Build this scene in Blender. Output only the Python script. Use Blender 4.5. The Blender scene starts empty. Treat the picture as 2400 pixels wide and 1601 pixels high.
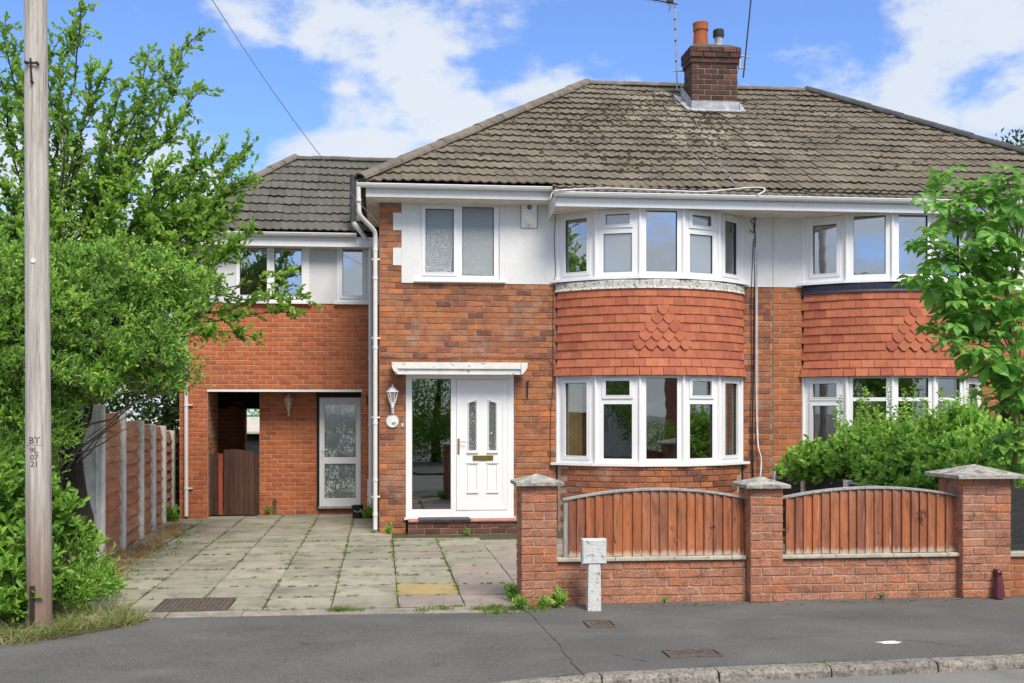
import bpy, math, random
import numpy as np
from mathutils import Vector, Matrix
random.seed(7); rng = np.random.default_rng(7)
R = math.radians
sc = bpy.context.scene
COL = sc.collection

# ------------------------------------------------------------------ camera
CAM_H, YAW, F, U0, V0 = 1.93, R(5.47), 2400.0, 1123.0, 965.0
cam = bpy.data.objects.new('camera', bpy.data.cameras.new('camera'))
COL.objects.link(cam); sc.camera = cam
cam.location = (0, 0, CAM_H); cam.rotation_euler = (R(90), 0, -YAW)
cam.data.sensor_width = 36; cam.data.lens = 36.0
cam.data.shift_x = (1200 - U0) / 2400; cam.data.shift_y = (V0 - 800.5) / 2400
cam.data.clip_end = 3000; cam.data.clip_start = .05

# ------------------------------------------------------------------ light
SUN_EL, SUN_AZ = R(50), R(163)          # azimuth clockwise from +Y: behind the camera, a little to the right
EXPOSURE = 1.08
SKY_STRENGTH = 0.069
sc.view_settings.view_transform = 'Standard'; sc.view_settings.look = 'None'
sc.view_settings.gamma = 1; sc.view_settings.use_curve_mapping = False
sc.view_settings.exposure = EXPOSURE
sun = bpy.data.objects.new('sun', bpy.data.lights.new('sun', 'SUN')); COL.objects.link(sun)
sun.data.energy = 2.1; sun.data.angle = R(26); sun.data.color = (1, .90, .74)
sd = Vector((math.sin(SUN_AZ) * math.cos(SUN_EL), math.cos(SUN_AZ) * math.cos(SUN_EL), math.sin(SUN_EL)))
sun.rotation_euler = sd.to_track_quat('Z', 'Y').to_euler()
sun.location = (-8, -30, 40)

world = bpy.data.worlds.new('World'); sc.world = world; world.use_nodes = True
def build_world():
    nt = world.node_tree; nt.nodes.clear(); N = nt.nodes; L = nt.links
    def math_(op, a, b=None, c=None):
        n = N.new('ShaderNodeMath'); n.operation = op
        for i, v in enumerate((a, b, c)):
            if v is None: continue
            if isinstance(v, (int, float)): n.inputs[i].default_value = v
            else: L.new(v, n.inputs[i])
        return n.outputs[0]
    out = N.new('ShaderNodeOutputWorld'); bg = N.new('ShaderNodeBackground')
    sky = N.new('ShaderNodeTexSky'); sky.sky_type = 'NISHITA'; sky.sun_disc = False
    sky.sun_elevation = SUN_EL; sky.sun_rotation = SUN_AZ
    sky.ozone_density = 2.2; sky.dust_density = .6; sky.air_density = 1.0
    tint = N.new('ShaderNodeMix'); tint.data_type = 'RGBA'; tint.blend_type = 'MULTIPLY'
    tint.inputs[0].default_value = 1
    L.new(sky.outputs[0], tint.inputs[6]); tint.inputs[7].default_value = (.84, 1.10, 1.57, 1)
    tc = N.new('ShaderNodeTexCoord'); sep = N.new('ShaderNodeSeparateXYZ')
    L.new(tc.outputs['Generated'], sep.inputs[0])
    az = math_('ARCTAN2', sep.outputs[0], sep.outputs[1]); el = math_('ARCSINE', sep.outputs[2])
    mp = N.new('ShaderNodeMapping'); mp.inputs['Scale'].default_value = (1, 1, 1.7)
    L.new(tc.outputs['Generated'], mp.inputs[0])
    nz = N.new('ShaderNodeTexNoise'); nz.inputs['Scale'].default_value = 13.5; nz.inputs['Detail'].default_value = 10
    nz.inputs['Roughness'].default_value = .6; nz.inputs['Distortion'].default_value = .15
    L.new(mp.outputs[0], nz.inputs['Vector'])
    cover = math_('ADD', math_('MULTIPLY', math_('SUBTRACT', nz.outputs[0], .5), 2.3), .84)
    blobs = [(1180, 270, 250, 60, .16), (1020, 340, 240, 45, .16), (1290, 190, 150, 60, .2), (720, 70, 190, 90, .22), (980, 110, 90, 50, .12), (1120, 60, 70, 40, .10), (690, 345, 110, 40, .3), (610, 75, 90, 45, .25), (840, 35, 120, 40, .3), (650, 165, 30, 20, .3), (800, 205, 40, 16, .35), (870, 255, 90, 30, .3), (920, 140, 80, 30, .3), (1330, 160, 60, 30, .2), (1100, 110, 90, 24, .2),
             (2280, 240, 220, 110, .08), (2200, 40, 300, 60, -.04), (1980, 270, 160, 40, .08), (2050, 150, 130, 60, -.12),
             (1620, 60, 270, 140, -.70), (1400, 60, 190, 100, -.5), (320, 110, 340, 230, -.70), (640, 240, 150, 100, -.54), (60, 60, 200, 180, -.3), (1900, 60, 180, 110, -.24), (880, 200, 60, 30, -.2), (1080, 30, 150, 40, -.25), (900, 250, 100, 25, -.2), (2000, 330, 200, 60, -.1), (1120, 185, 110, 18, -.12), (1000, 20, 120, 40, -.1), (820, 170, 70, 50, .12), (820, 240, 60, 40, .12), (120, 420, 300, 120, .2), (330, 330, 120, 80, .08)]
    for (u, v, su, sv, amp) in blobs:
        a0 = math.atan((u - U0) / F) + YAW; e0 = math.atan((V0 - v) / F * math.cos(a0 - YAW))
        da = math_('MULTIPLY', math_('SUBTRACT', az, a0), F / su); de = math_('MULTIPLY', math_('SUBTRACT', el, e0), F / sv)
        d2 = math_('ADD', math_('MULTIPLY', da, da), math_('MULTIPLY', de, de))
        cover = math_('ADD', cover, math_('MULTIPLY', math_('EXPONENT', math_('MULTIPLY', d2, -1)), amp))
    mr = N.new('ShaderNodeMapRange'); mr.interpolation_type = 'SMOOTHSTEP'
    mr.inputs[1].default_value = .42; mr.inputs[2].default_value = 1.04; mr.inputs[3].default_value = .05; mr.inputs[4].default_value = .97
    L.new(cover, mr.inputs[0])
    # thin veil as well
    nz2 = N.new('ShaderNodeTexNoise'); nz2.inputs['Scale'].default_value = 3; nz2.inputs['Detail'].default_value = 6
    L.new(mp.outputs[0], nz2.inputs['Vector'])
    cc = N.new('ShaderNodeMix'); cc.data_type = 'RGBA'
    L.new(nz2.outputs[0], cc.inputs[0]); cc.inputs[6].default_value = (4.6, 5.3, 6.3, 1); cc.inputs[7].default_value = (6.1, 6.3, 6.5, 1)
    mx = N.new('ShaderNodeMix'); mx.data_type = 'RGBA'
    L.new(mr.outputs[0], mx.inputs[0]); L.new(tint.outputs[2], mx.inputs[6]); L.new(cc.outputs[2], mx.inputs[7])
    L.new(mx.outputs[2], bg.inputs[0]); bg.inputs[1].default_value = SKY_STRENGTH
    L.new(bg.outputs[0], out.inputs[0])
build_world()

# ------------------------------------------------------------------ measuring helpers (rays from the survey point)
def AX(u, Y):                       # world X of the point on the plane Y seen in direction u
    return Y * math.tan(math.atan((u - U0) / F) + YAW)
def AZ(u, v, Y):                    # its height
    X = AX(u, Y); zc = X * math.sin(YAW) + Y * math.cos(YAW)
    return CAM_H + (V0 - v) * zc / F
def P(u, v, Y): return Vector((AX(u, Y), Y, AZ(u, v, Y)))
def G(u, v, z=0.0):                 # point on the ground
    zc = (CAM_H - z) * F / (v - V0); lat = (u - U0) / F * zc
    return Vector((lat * math.cos(YAW) + zc * math.sin(YAW), zc * math.cos(YAW) - lat * math.sin(YAW), z))

# ------------------------------------------------------------------ mesh helpers
class MB:
    def __init__(s): s.v = []; s.f = []; s.M = None
    def add(s, vs, fs):
        n = len(s.v)
        if s.M is not None: vs = [tuple(s.M @ Vector(p)) for p in vs]
        s.v += [tuple(p) for p in vs]; s.f += [tuple(i + n for i in f) for f in fs]
    def box(s, x0, x1, y0, y1, z0, z1, c=0):
        if x0 > x1: x0, x1 = x1, x0
        if y0 > y1: y0, y1 = y1, y0
        if z0 > z1: z0, z1 = z1, z0
        if c <= 0:
            s.add([(x0,y0,z0),(x1,y0,z0),(x1,y1,z0),(x0,y1,z0),(x0,y0,z1),(x1,y0,z1),(x1,y1,z1),(x0,y1,z1)],
                  [(0,1,5,4),(1,2,6,5),(2,3,7,6),(3,0,4,7),(4,5,6,7),(3,2,1,0)])
        else:   # chamfered front (-y) and top
            v = []
            for (yy, k) in ((y1, 0), (y0 + c, 0), (y0, c)):
                v += [(x0+k,yy,z0+k),(x1-k,yy,z0+k),(x1-k,yy,z1-k),(x0+k,yy,z1-k)]
            f = [(3,2,1,0),(8,9,10,11)]
            for r in (0, 4):
                for i in range(4):
                    j = (i+1) % 4; f.append((r+j, r+i, r+4+i, r+4+j)[::-1])
            s.add(v, f)
    def prism(s, pts, axis, a, b):   # pts: 2D outline ; axis 'x','y','z' extruded from a to b
        def p3(p, t):
            return {'x': (t, p[0], p[1]), 'y': (p[0], t, p[1]), 'z': (p[0], p[1], t)}[axis]
        n = len(pts); v = [p3(p, a) for p in pts] + [p3(p, b) for p in pts]
        s.add(v, [tuple(range(n)), tuple(range(2*n-1, n-1, -1))] + [(i, i+n, (i+1) % n + n, (i+1) % n) for i in range(n)])
    def tube(s, pts, r, n=8, cap=True, arc=None):
        pts = [Vector(p) for p in pts]; rs = r if isinstance(r, (list, tuple)) else [r]*len(pts)
        vs = []; fs = []; up = Vector((0, 0, 1)); prev = None
        for i, p in enumerate(pts):
            d = (pts[min(i+1, len(pts)-1)] - pts[max(i-1, 0)])
            if d.length < 1e-9: d = Vector((0,0,1))
            d.normalize()
            if prev is None:
                a = d.cross(up)
                if a.length < .05: a = d.cross(Vector((0,1,0)))
            else:
                a = prev - d * prev.dot(d)
                if a.length < 1e-4: a = d.cross(Vector((0.3,1,0)))
            a.normalize(); prev = a; b = d.cross(a)
            for k in range(n):
                t = 2*math.pi*k/n
                vs.append(p + (a*math.cos(t) + b*math.sin(t))*rs[i])
        for i in range(len(pts)-1):
            for k in range(n):
                k2 = (k+1) % n
                fs.append((i*n+k, i*n+k2, (i+1)*n+k2, (i+1)*n+k))
        if cap: fs += [tuple(range(n))[::-1], tuple(range((len(pts)-1)*n, len(pts)*n))]
        s.add(vs, fs)
    def lathe(s, prof, cx, cy, n=16, cap=True):   # prof: (r, z)
        vs = []; fs = []
        for (r, z) in prof:
            for k in range(n):
                t = 2*math.pi*k/n; vs.append((cx + r*math.cos(t), cy + r*math.sin(t), z))
        for i in range(len(prof)-1):
            for k in range(n):
                k2 = (k+1) % n; fs.append((i*n+k, i*n+k2, (i+1)*n+k2, (i+1)*n+k))
        if cap: fs += [tuple(range(n))[::-1], tuple(range((len(prof)-1)*n, len(prof)*n))]
        s.add(vs, fs)
    def holed(s, x0, x1, z0, z1, holes, yf, yb):    # upright sheet in the xz plane with rectangular holes and thickness
        xs = sorted({x0, x1, *[h[i] for h in holes for i in (0, 1) if x0 < h[i] < x1]})
        zs = sorted({z0, z1, *[h[i] for h in holes for i in (2, 3) if z0 < h[i] < z1]})
        def solid(i, j):
            if i < 0 or j < 0 or i >= len(xs)-1 or j >= len(zs)-1: return False
            cx = (xs[i]+xs[i+1])/2; cz = (zs[j]+zs[j+1])/2
            return not any(h[0] < cx < h[1] and h[2] < cz < h[3] for h in holes)
        for i in range(len(xs)-1):
            for j in range(len(zs)-1):
                if not solid(i, j): continue
                a, b, c, d = xs[i], xs[i+1], zs[j], zs[j+1]
                v = [(a,yf,c),(b,yf,c),(b,yf,d),(a,yf,d),(a,yb,c),(b,yb,c),(b,yb,d),(a,yb,d)]
                f = [(0,1,2,3),(7,6,5,4)]
                if not solid(i-1, j): f.append((4,0,3,7))
                if not solid(i+1, j): f.append((1,5,6,2))
                if not solid(i, j-1): f.append((4,5,1,0))
                if not solid(i, j+1): f.append((3,2,6,7))
                s.add(v, f)
    def mesh(s, name, mat, smooth=False):
        me = bpy.data.meshes.new(name); me.from_pydata(s.v, [], s.f)
        if mat is not None: me.materials.append(mat)
        if smooth:
            me.polygons.foreach_set('use_smooth', [True]*len(me.polygons))
        me.update(); return me
    def build(s, name, mat, parent=None, smooth=False, **kw):
        return obj(name, s.mesh(name, mat, smooth), parent, **kw)

def obj(name, data, parent=None, M=None, kind=None, label=None, cat=None, group=None):
    o = bpy.data.objects.new(name, data)
    if M is not None: o.matrix_basis = M
    if parent is not None:
        o.parent = parent
        if parent.type == 'EMPTY': o.matrix_parent_inverse = Matrix.Translation(-Vector(parent.location))
    COL.objects.link(o)
    if kind: o['kind'] = kind
    if label: o['label'] = label
    if cat: o['category'] = cat
    if group: o['group'] = group
    return o
def thing(name, label, cat, loc=(0, 0, 0), group=None):
    return obj(name, None, None, Matrix.Translation(Vector(loc)), label=label, cat=cat, group=group)
def smooth_by_angle(o, ang=40):
    me = o.data
    me.polygons.foreach_set('use_smooth', [True]*len(me.polygons))
    try: me.set_sharp_from_angle(angle=R(ang))
    except Exception: pass
    return o

# ------------------------------------------------------------------ materials
def mat_new(name):
    m = bpy.data.materials.new(name); m.use_nodes = True
    nt = m.node_tree; nt.nodes.clear(); return m, nt
class NT:
    def __init__(s, nt): s.nt = nt; s.N = nt.nodes; s.L = nt.links
    def n(s, t, **kw):
        x = s.N.new(t)
        for k, v in kw.items(): setattr(x, k, v)
        return x
    def setin(s, node, key, v):
        if isinstance(v, (int, float, tuple, list)): node.inputs[key].default_value = v if not isinstance(v, (tuple, list)) or len(v) != 3 or node.inputs[key].type != 'RGBA' else (*v, 1)
        else: s.L.new(v, node.inputs[key])
    def math(s, op, a, b=None):
        x = s.n('ShaderNodeMath', operation=op); s.setin(x, 0, a)
        if b is not None: s.setin(x, 1, b)
        return x.outputs[0]
    def mix(s, fac, a, b, blend='MIX'):
        x = s.n('ShaderNodeMix', data_type='RGBA', blend_type=blend)
        s.setin(x, 0, fac); s.setin(x, 6, a); s.setin(x, 7, b); return x.outputs[2]
    def noise(s, vec, scale, detail=4, rough=.5, dist=0):
        x = s.n('ShaderNodeTexNoise'); s.L.new(vec, x.inputs['Vector'])
        x.inputs['Scale'].default_value = scale; x.inputs['Detail'].default_value = detail
        x.inputs['Roughness'].default_value = rough; x.inputs['Distortion'].default_value = dist
        return x.outputs[0]
    def ramp(s, fac, stops, interp='LINEAR'):
        x = s.n('ShaderNodeValToRGB'); x.color_ramp.interpolation = interp; e = x.color_ramp.elements
        while len(e) < len(stops): e.new(.5)
        for i, (p, c) in enumerate(stops):
            e[i].position = p; e[i].color = (*c, 1) if len(c) == 3 else c
        s.setin(x, 0, fac); return x.outputs[0]
    def rng(s, v, a, b, c=0.0, d=1.0):
        x = s.n('ShaderNodeMapRange'); s.setin(x, 0, v)
        for i, q in enumerate((a, b, c, d)): x.inputs[i+1].default_value = q
        return x.outputs[0]
    def pos(s, scale=(1, 1, 1)):
        g = s.n('ShaderNodeNewGeometry'); m = s.n('ShaderNodeMapping'); m.inputs['Scale'].default_value = scale
        s.L.new(g.outputs['Position'], m.inputs[0]); return m.outputs[0]
    def rand(s):
        g = s.n('ShaderNodeNewGeometry'); o = s.n('ShaderNodeObjectInfo')
        return s.math('FRACT', s.math('ADD', g.outputs['Random Per Island'], o.outputs['Random']))

def surf(name, palette, rough=.85, var=.18, nscale=6, fine=60, fvar=.15, bump=.3, bscale=80, patches=(), rnd=True, stretch=(1, 1, 1), spec=.3, bdist=.01, coat=0, extra=None, metal=0):
    """palette: list of colours picked per piece; patches: (colour, noise scale, lo, hi, amount[, stretch]) wear and stains"""
    m, nt = mat_new(name); t = NT(nt)
    if len(palette) > 1:
        k = len(palette) - 1
        col = t.ramp(t.rand(), [(i/k, c) for i, c in enumerate(palette)])
    else: col = t.mix(0.0, palette[0], palette[0])
    p = t.pos(stretch)
    f = t.math('MULTIPLY', t.rng(t.noise(p, nscale, 5, .6), .3, .7, 1-var, 1+var), t.rng(t.noise(p, fine, 3, .6), .25, .75, 1-fvar, 1+fvar))
    cf = t.n('ShaderNodeCombineColor')
    for i in range(3): t.L.new(f, cf.inputs[i])
    col = t.mix(1.0, col, cf.outputs[0], 'MULTIPLY')
    for pt in patches:
        c, s_, lo, hi, amt = pt[:5]; pp = t.pos(pt[5]) if len(pt) > 5 else t.pos()
        msk = t.math('MULTIPLY', t.rng(t.noise(pp, s_, 6, .62, .3), lo, hi), amt)
        col = t.mix(msk, col, c)
    if extra: col = extra(t, col)
    b = t.n('ShaderNodeBsdfPrincipled'); t.L.new(col, b.inputs['Base Color'])
    b.inputs['Roughness'].default_value = rough; b.inputs['Specular IOR Level'].default_value = spec
    b.inputs['Coat Weight'].default_value = coat; b.inputs['Metallic'].default_value = metal
    if bump:
        bn = t.n('ShaderNodeBump'); bn.inputs['Strength'].default_value = bump; bn.inputs['Distance'].default_value = bdist
        t.L.new(t.noise(p, bscale, 5, .65), bn.inputs['Height']); t.L.new(bn.outputs[0], b.inputs['Normal'])
    o = t.n('ShaderNodeOutputMaterial'); t.L.new(b.outputs[0], o.inputs[0]); return m

def leafmat(name, palette, trans=.35, rough=.45):
    m, nt = mat_new(name); t = NT(nt)
    k = len(palette) - 1
    col = t.ramp(t.rand(), [(i/k, c) for i, c in enumerate(palette)])
    n = t.rng(t.noise(t.pos(), 2.2, 3, .5), .3, .7, .72, 1.25)
    cf = t.n('ShaderNodeCombineColor')
    for i in range(3): t.L.new(n, cf.inputs[i])
    col = t.mix(1.0, col, cf.outputs[0], 'MULTIPLY')
    b = t.n('ShaderNodeBsdfPrincipled'); t.L.new(col, b.inputs['Base Color']); b.inputs['Roughness'].default_value = rough
    b.inputs['Specular IOR Level'].default_value = .35
    tr = t.n('ShaderNodeBsdfTranslucent'); t.L.new(t.mix(.35, col, (.17, .42, .06)), tr.inputs[0])
    mx = t.n('ShaderNodeMixShader'); mx.inputs[0].default_value = trans
    t.L.new(b.outputs[0], mx.inputs[1]); t.L.new(tr.outputs[0], mx.inputs[2])
    o = t.n('ShaderNodeOutputMaterial'); t.L.new(mx.outputs[0], o.inputs[0]); return m

def glassmat(name, refl=.16, tint=(.55, .58, .6), rough=.01, pattern=None, body=None, bodyfac=0):
    m, nt = mat_new(name); t = NT(nt)
    fr = t.n('ShaderNodeLayerWeight'); fr.inputs[0].default_value = .35
    fac = t.math('ADD', t.math('MULTIPLY', fr.outputs['Fresnel'], .8), refl)
    gl = t.n('ShaderNodeBsdfGlossy'); gl.inputs['Color'].default_value = (.93, .95, .97, 1); gl.inputs['Roughness'].default_value = rough
    tr = t.n('ShaderNodeBsdfTransparent'); tr.inputs[0].default_value = (*tint, 1)
    back = tr.outputs[0]
    if body:
        d = t.n('ShaderNodeBsdfDiffuse'); d.inputs[0].default_value = (*body, 1)
        if pattern == 'shard':       # etched leaf shards: pale blades on darker glass
            v1 = t.n('ShaderNodeTexVoronoi'); v1.inputs['Scale'].default_value = 30; t.L.new(t.pos((1.5, 1, .9)), v1.inputs['Vector'])
            sp = t.n('ShaderNodeSeparateColor'); t.L.new(v1.outputs['Color'], sp.inputs[0])
            tone = t.math('MULTIPLY', sp.outputs[0], t.rng(t.noise(t.pos(), 3.2, 2, .5), .35, .65, .25, 1.1))
            t.L.new(t.ramp(tone, [(0, (.02,.035,.04)), (.35, (.06,.10,.10)), (.6, (.22,.30,.29)), (.9, (.55,.64,.62))]), d.inputs[0])
        mb_ = t.n('ShaderNodeMixShader'); mb_.inputs[0].default_value = bodyfac
        t.L.new(tr.outputs[0], mb_.inputs[1]); t.L.new(d.outputs[0], mb_.inputs[2]); back = mb_.outputs[0]
    bn = t.n('ShaderNodeBump')
    if pattern == 'ripple':
        bn.inputs['Strength'].default_value = .8; bn.inputs['Distance'].default_value = .012
        h = t.noise(t.pos((1, 1, 2.2)), 38, 4, .6, .8)
    elif pattern == 'leafy':
        bn.inputs['Strength'].default_value = .2; bn.inputs['Distance'].default_value = .008
        vo = t.n('ShaderNodeTexVoronoi'); vo.inputs['Scale'].default_value = 22; t.L.new(t.pos((1.6, 1, 1)), vo.inputs['Vector'])
        h = t.math('ADD', vo.outputs['Distance'], t.noise(t.pos(), 14, 3, .6))
    elif pattern == 'leaf':
        bn.inputs['Strength'].default_value = 1.0; bn.inputs['Distance'].default_value = .03
        vo = t.n('ShaderNodeTexVoronoi'); vo.inputs['Scale'].default_value = 17; t.L.new(t.pos((1, 1, 1)), vo.inputs['Vector'])
        h = t.math('SINE', t.math('MULTIPLY', vo.outputs['Distance'], 9.0))
    else:
        bn.inputs['Strength'].default_value = .25; bn.inputs['Distance'].default_value = .004
        h = t.noise(t.pos(), 1.6, 2, .5)
    t.L.new(h, bn.inputs['Height']); t.L.new(bn.outputs[0], gl.inputs['Normal'])
    mx = t.n('ShaderNodeMixShader'); t.L.new(fac, mx.inputs[0]); t.L.new(back, mx.inputs[1]); t.L.new(gl.outputs[0], mx.inputs[2])
    o = t.n('ShaderNodeOutputMaterial'); t.L.new(mx.outputs[0], o.inputs[0]); return m

M = {}
M['brick_main'] = surf('old orange brick', [(.16,.065,.045),(.25,.095,.055),(.32,.12,.06),(.37,.13,.055),(.28,.12,.07),(.42,.15,.055),(.34,.145,.08),(.47,.165,.055),(.24,.10,.06),(.54,.185,.06)],
    var=.22, nscale=9, fvar=.22, fine=90, bump=.6, bscale=120, patches=[((.40,.32,.27), 2.4, .54, .74, .5), ((.48,.40,.34), 24, .62, .70, .55), ((.06,.04,.035), 14, .60, .76, .5)])
M['brick_neighbour'] = surf('even orange brick', [(.30,.11,.055),(.38,.13,.05),(.34,.12,.055),(.42,.15,.06),(.28,.10,.055),(.45,.15,.055)],
    var=.16, nscale=9, fvar=.2, bump=.5, bscale=120, patches=[((.40,.34,.28), 26, .66, .78, .35), ((.08,.05,.04), 10, .66, .82, .35)])
M['brick_ext'] = surf('smooth red orange brick', [(.42,.125,.05),(.50,.15,.06),(.46,.135,.05),(.53,.165,.07),(.35,.10,.05),(.49,.14,.05),(.40,.115,.055)],
    var=.14, nscale=11, fvar=.14, bump=.35, bscale=150, patches=[((.10,.05,.04), 12, .66, .85, .35)])
M['brick_garden'] = surf('rustic orange facing brick', [(.43,.175,.10),(.51,.21,.12),(.38,.16,.10),(.52,.19,.09),(.46,.22,.145),(.42,.18,.12)],
    var=.25, nscale=7, fvar=.55, fine=75, bump=.9, bscale=95, bdist=.02, patches=[((.62,.42,.32), 70, .54, .64, .7), ((.22,.07,.04), 60, .60, .70, .6), ((.09,.06,.05), 5, .56, .74, .65)])
M['brick_chimney'] = surf('sooty chimney brick', [(.05,.03,.028),(.075,.038,.032),(.105,.05,.038),(.065,.038,.036),(.14,.062,.042),(.045,.03,.028)],
    var=.25, nscale=9, fvar=.2, bump=.5, patches=[((.04,.04,.035), 7, .55, .75, .6)])
M['brick_dark'] = surf('dark step brick', [(.07,.04,.035),(.11,.055,.045),(.16,.07,.05)], var=.25, fvar=.2, bump=.5, patches=[((.05,.07,.03), 9, .58, .75, .5)])
M['mortar'] = surf('brown grey mortar', [(.27,.20,.155)], var=.25, nscale=8, fvar=.25, bump=.5)
M['mortar_pale'] = surf('buff mortar', [(.46,.33,.245)], var=.2, nscale=8, fvar=.2, bump=.4)
M['mortar_garden'] = surf('garden wall mortar', [(.42,.31,.24)], var=.25, nscale=8, fvar=.25, bump=.5, patches=[((.08,.06,.05), 5, .55, .75, .6)])
M['render'] = surf('white painted render', [(.70,.715,.73)], var=.05, nscale=2, fvar=.03, bump=.35, bscale=25, bdist=.012, patches=[((.42,.40,.38), 4, .58, .82, .35), ((.40,.38,.34), 3, .56, .8, .35, (6, 6, .6)), ((.45,.43,.38), 60, .70, .8, .45)])
M['render_grey'] = surf('pale grey panel', [(.62,.64,.67)], var=.05, nscale=3, fvar=.03, bump=.15, patches=[((.35,.34,.32), 5, .62, .85, .3)])
M['upvc'] = surf('white upvc', [(.80,.81,.84)], rough=.35, var=.02, fvar=.015, bump=0, spec=.5, patches=[((.50,.50,.48), 5, .62, .85, .22), ((.42,.41,.38), 3, .58, .80, .28, (7, 7, .8))])
M['upvc_old'] = surf('weathered white upvc', [(.70,.70,.69)], rough=.45, var=.04, fvar=.03, bump=0, spec=.4, patches=[((.30,.29,.26), 14, .58, .8, .3)])
M['seal'] = surf('black gasket', [(.02,.02,.022)], rough=.6, bump=0)
M['glass'] = glassmat('window glass', .13, tint=(.93,.94,.92))
M['glass_up'] = glassmat('upstairs glass', .30, tint=(.8,.82,.84))
M['glass_frost'] = glassmat('rippled obscure glass', .20, rough=.06, pattern='ripple', body=(.085,.12,.14), bodyfac=.9)
M['glass_leaf'] = glassmat('leaf patterned glass', .16, rough=.05, pattern='shard', body=(.30,.38,.37), bodyfac=.95)
M['interior'] = surf('dim room plaster', [(.34,.30,.25)], bump=0)
M['dark'] = surf('dark stained timber', [(.018,.015,.014)], bump=.2, rough=.6)
M['tile_main'] = surf('weathered concrete roof tile', [(.135,.117,.09),(.165,.145,.11),(.148,.13,.10),(.185,.162,.125),(.155,.134,.10),(.122,.107,.083)],
    var=.22, nscale=1.6, fvar=.22, fine=40, bump=.6, bscale=60, patches=[((.05,.045,.038), 9, .57, .70, .75), ((.40,.37,.29), 12, .66, .78, .5)])
M['tile_ext'] = surf('grey concrete roof tile', [(.10,.095,.083),(.118,.112,.099),(.108,.102,.09),(.13,.124,.11)], var=.16, nscale=2, fvar=.15, bump=.4, patches=[((.30,.30,.27), 16, .70, .8, .4), ((.05,.05,.045), 6, .62, .8, .4)])
M['tile_pale'] = surf('lichen bleached roof tile', [(.25,.225,.175),(.30,.27,.215),(.205,.18,.14),(.27,.245,.18)], var=.25, nscale=3, fvar=.3, fine=30, bump=.7, patches=[((.06,.05,.04), 8, .50, .62, .85)])
M['ridge'] = surf('concrete hip and ridge tile', [(.17,.145,.12),(.20,.17,.14),(.15,.13,.11)], var=.25, nscale=6, fvar=.2, bump=.5, patches=[((.06,.055,.05), 8, .55, .72, .7), ((.35,.33,.27), 18, .66, .78, .5)])
M['hip_grey'] = surf('dark grey hip tile', [(.065,.065,.07),(.085,.085,.09)], var=.2, bump=.4, patches=[((.2,.17,.12), 9, .62, .8, .4)])
M['clay'] = surf('red clay hanging tile', [(.42,.135,.07),(.48,.165,.09),(.38,.12,.07),(.44,.145,.08),(.35,.10,.065),(.46,.145,.075),(.41,.13,.07)],
    var=.14, nscale=5, fvar=.12, bump=.35, bscale=60, patches=[((.16,.06,.045), 6, .60, .82, .5), ((.60,.42,.34), 34, .70, .8, .4)])
M['moss'] = surf('dry moss', [(.045,.032,.022),(.06,.045,.025),(.035,.025,.02),(.075,.05,.03)], bump=.8, rough=1)
M['weed'] = leafmat('weed green', [(.10,.20,.03),(.16,.26,.04),(.22,.28,.06),(.08,.16,.03)])
M['straw'] = leafmat('dry grass', [(.36,.30,.14),(.44,.38,.20),(.22,.30,.08),(.14,.24,.05),(.30,.26,.12),(.18,.28,.06)], trans=.25)
M['redweed'] = leafmat('red stemmed weed', [(.50,.18,.13),(.40,.28,.12),(.55,.25,.18),(.22,.30,.08),(.45,.38,.18)], trans=.25)
M['asphalt'] = surf('worn asphalt', [(.112,.111,.108)], rough=.9, var=.12, nscale=.9, fine=62, fvar=.55, bump=.9, bscale=110, bdist=.006,
    patches=[((.165,.163,.155), .8, .46, .68, .6, (1, 1.6, 1)), ((.09,.09,.09), .45, .48, .66, .4, (1, 1.6, 1)), ((.32,.315,.30), 70, .64, .70, .7), ((.05,.05,.052), 55, .62, .70, .6), ((.06,.06,.06), 1.1, .56, .75, .5, (.8, 2.2, 1)), ((.045,.045,.045), 3.5, .66, .72, .5)])
M['asphalt_road'] = surf('pale road asphalt', [(.20,.20,.195)], rough=.92, var=.12, nscale=1.2, fine=120, fvar=.35, bump=.7, bscale=220, bdist=.006, patches=[((.11,.11,.105), 2, .5, .7, .4)])
M['kerb'] = surf('granite grey kerb', [(.22,.20,.18),(.26,.24,.21),(.19,.175,.16)], var=.25, nscale=5, fine=45, fvar=.5, bump=.6, patches=[((.055,.05,.045), 22, .52, .64, .8), ((.36,.33,.26), 8, .62, .8, .4)])
M['edging'] = surf('rough concrete edging', [(.30,.265,.23),(.33,.28,.25),(.27,.25,.21)], var=.3, nscale=4, fine=50, fvar=.3, bump=.6, patches=[((.16,.11,.08), 7, .56, .7, .6), ((.10,.14,.04), 5, .62, .78, .6)])
M['slab'] = surf('concrete paving slab', [(.29,.275,.215),(.33,.315,.25),(.255,.245,.195),(.36,.345,.275),(.30,.29,.225),(.275,.262,.205)],
    var=.16, nscale=2.5, fine=110, fvar=.22, bump=.4, bscale=160, bdist=.005, patches=[((.10,.095,.07), 2.2, .50, .72, .7), ((.12,.15,.05), 5, .60, .76, .6), ((.42,.40,.33), 4, .60, .75, .4)])
M['slab_pink'] = surf('pinkish paving slab', [(.26,.22,.195),(.30,.255,.225),(.235,.205,.19)], var=.16, nscale=2.5, fine=110, fvar=.2, bump=.4, bdist=.005, patches=[((.12,.11,.09), 3.2, .58, .76, .5)])
M['slab_gold'] = surf('buff yellow paving slab', [(.36,.28,.13)], var=.16, nscale=2.5, fine=110, fvar=.2, bump=.4, bdist=.005, patches=[((.20,.19,.13), 3.2, .52, .7, .6)])
M['joint'] = surf('mossy joint soil', [(.075,.08,.04)], var=.4, nscale=12, fvar=.4, bump=.8)
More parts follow.
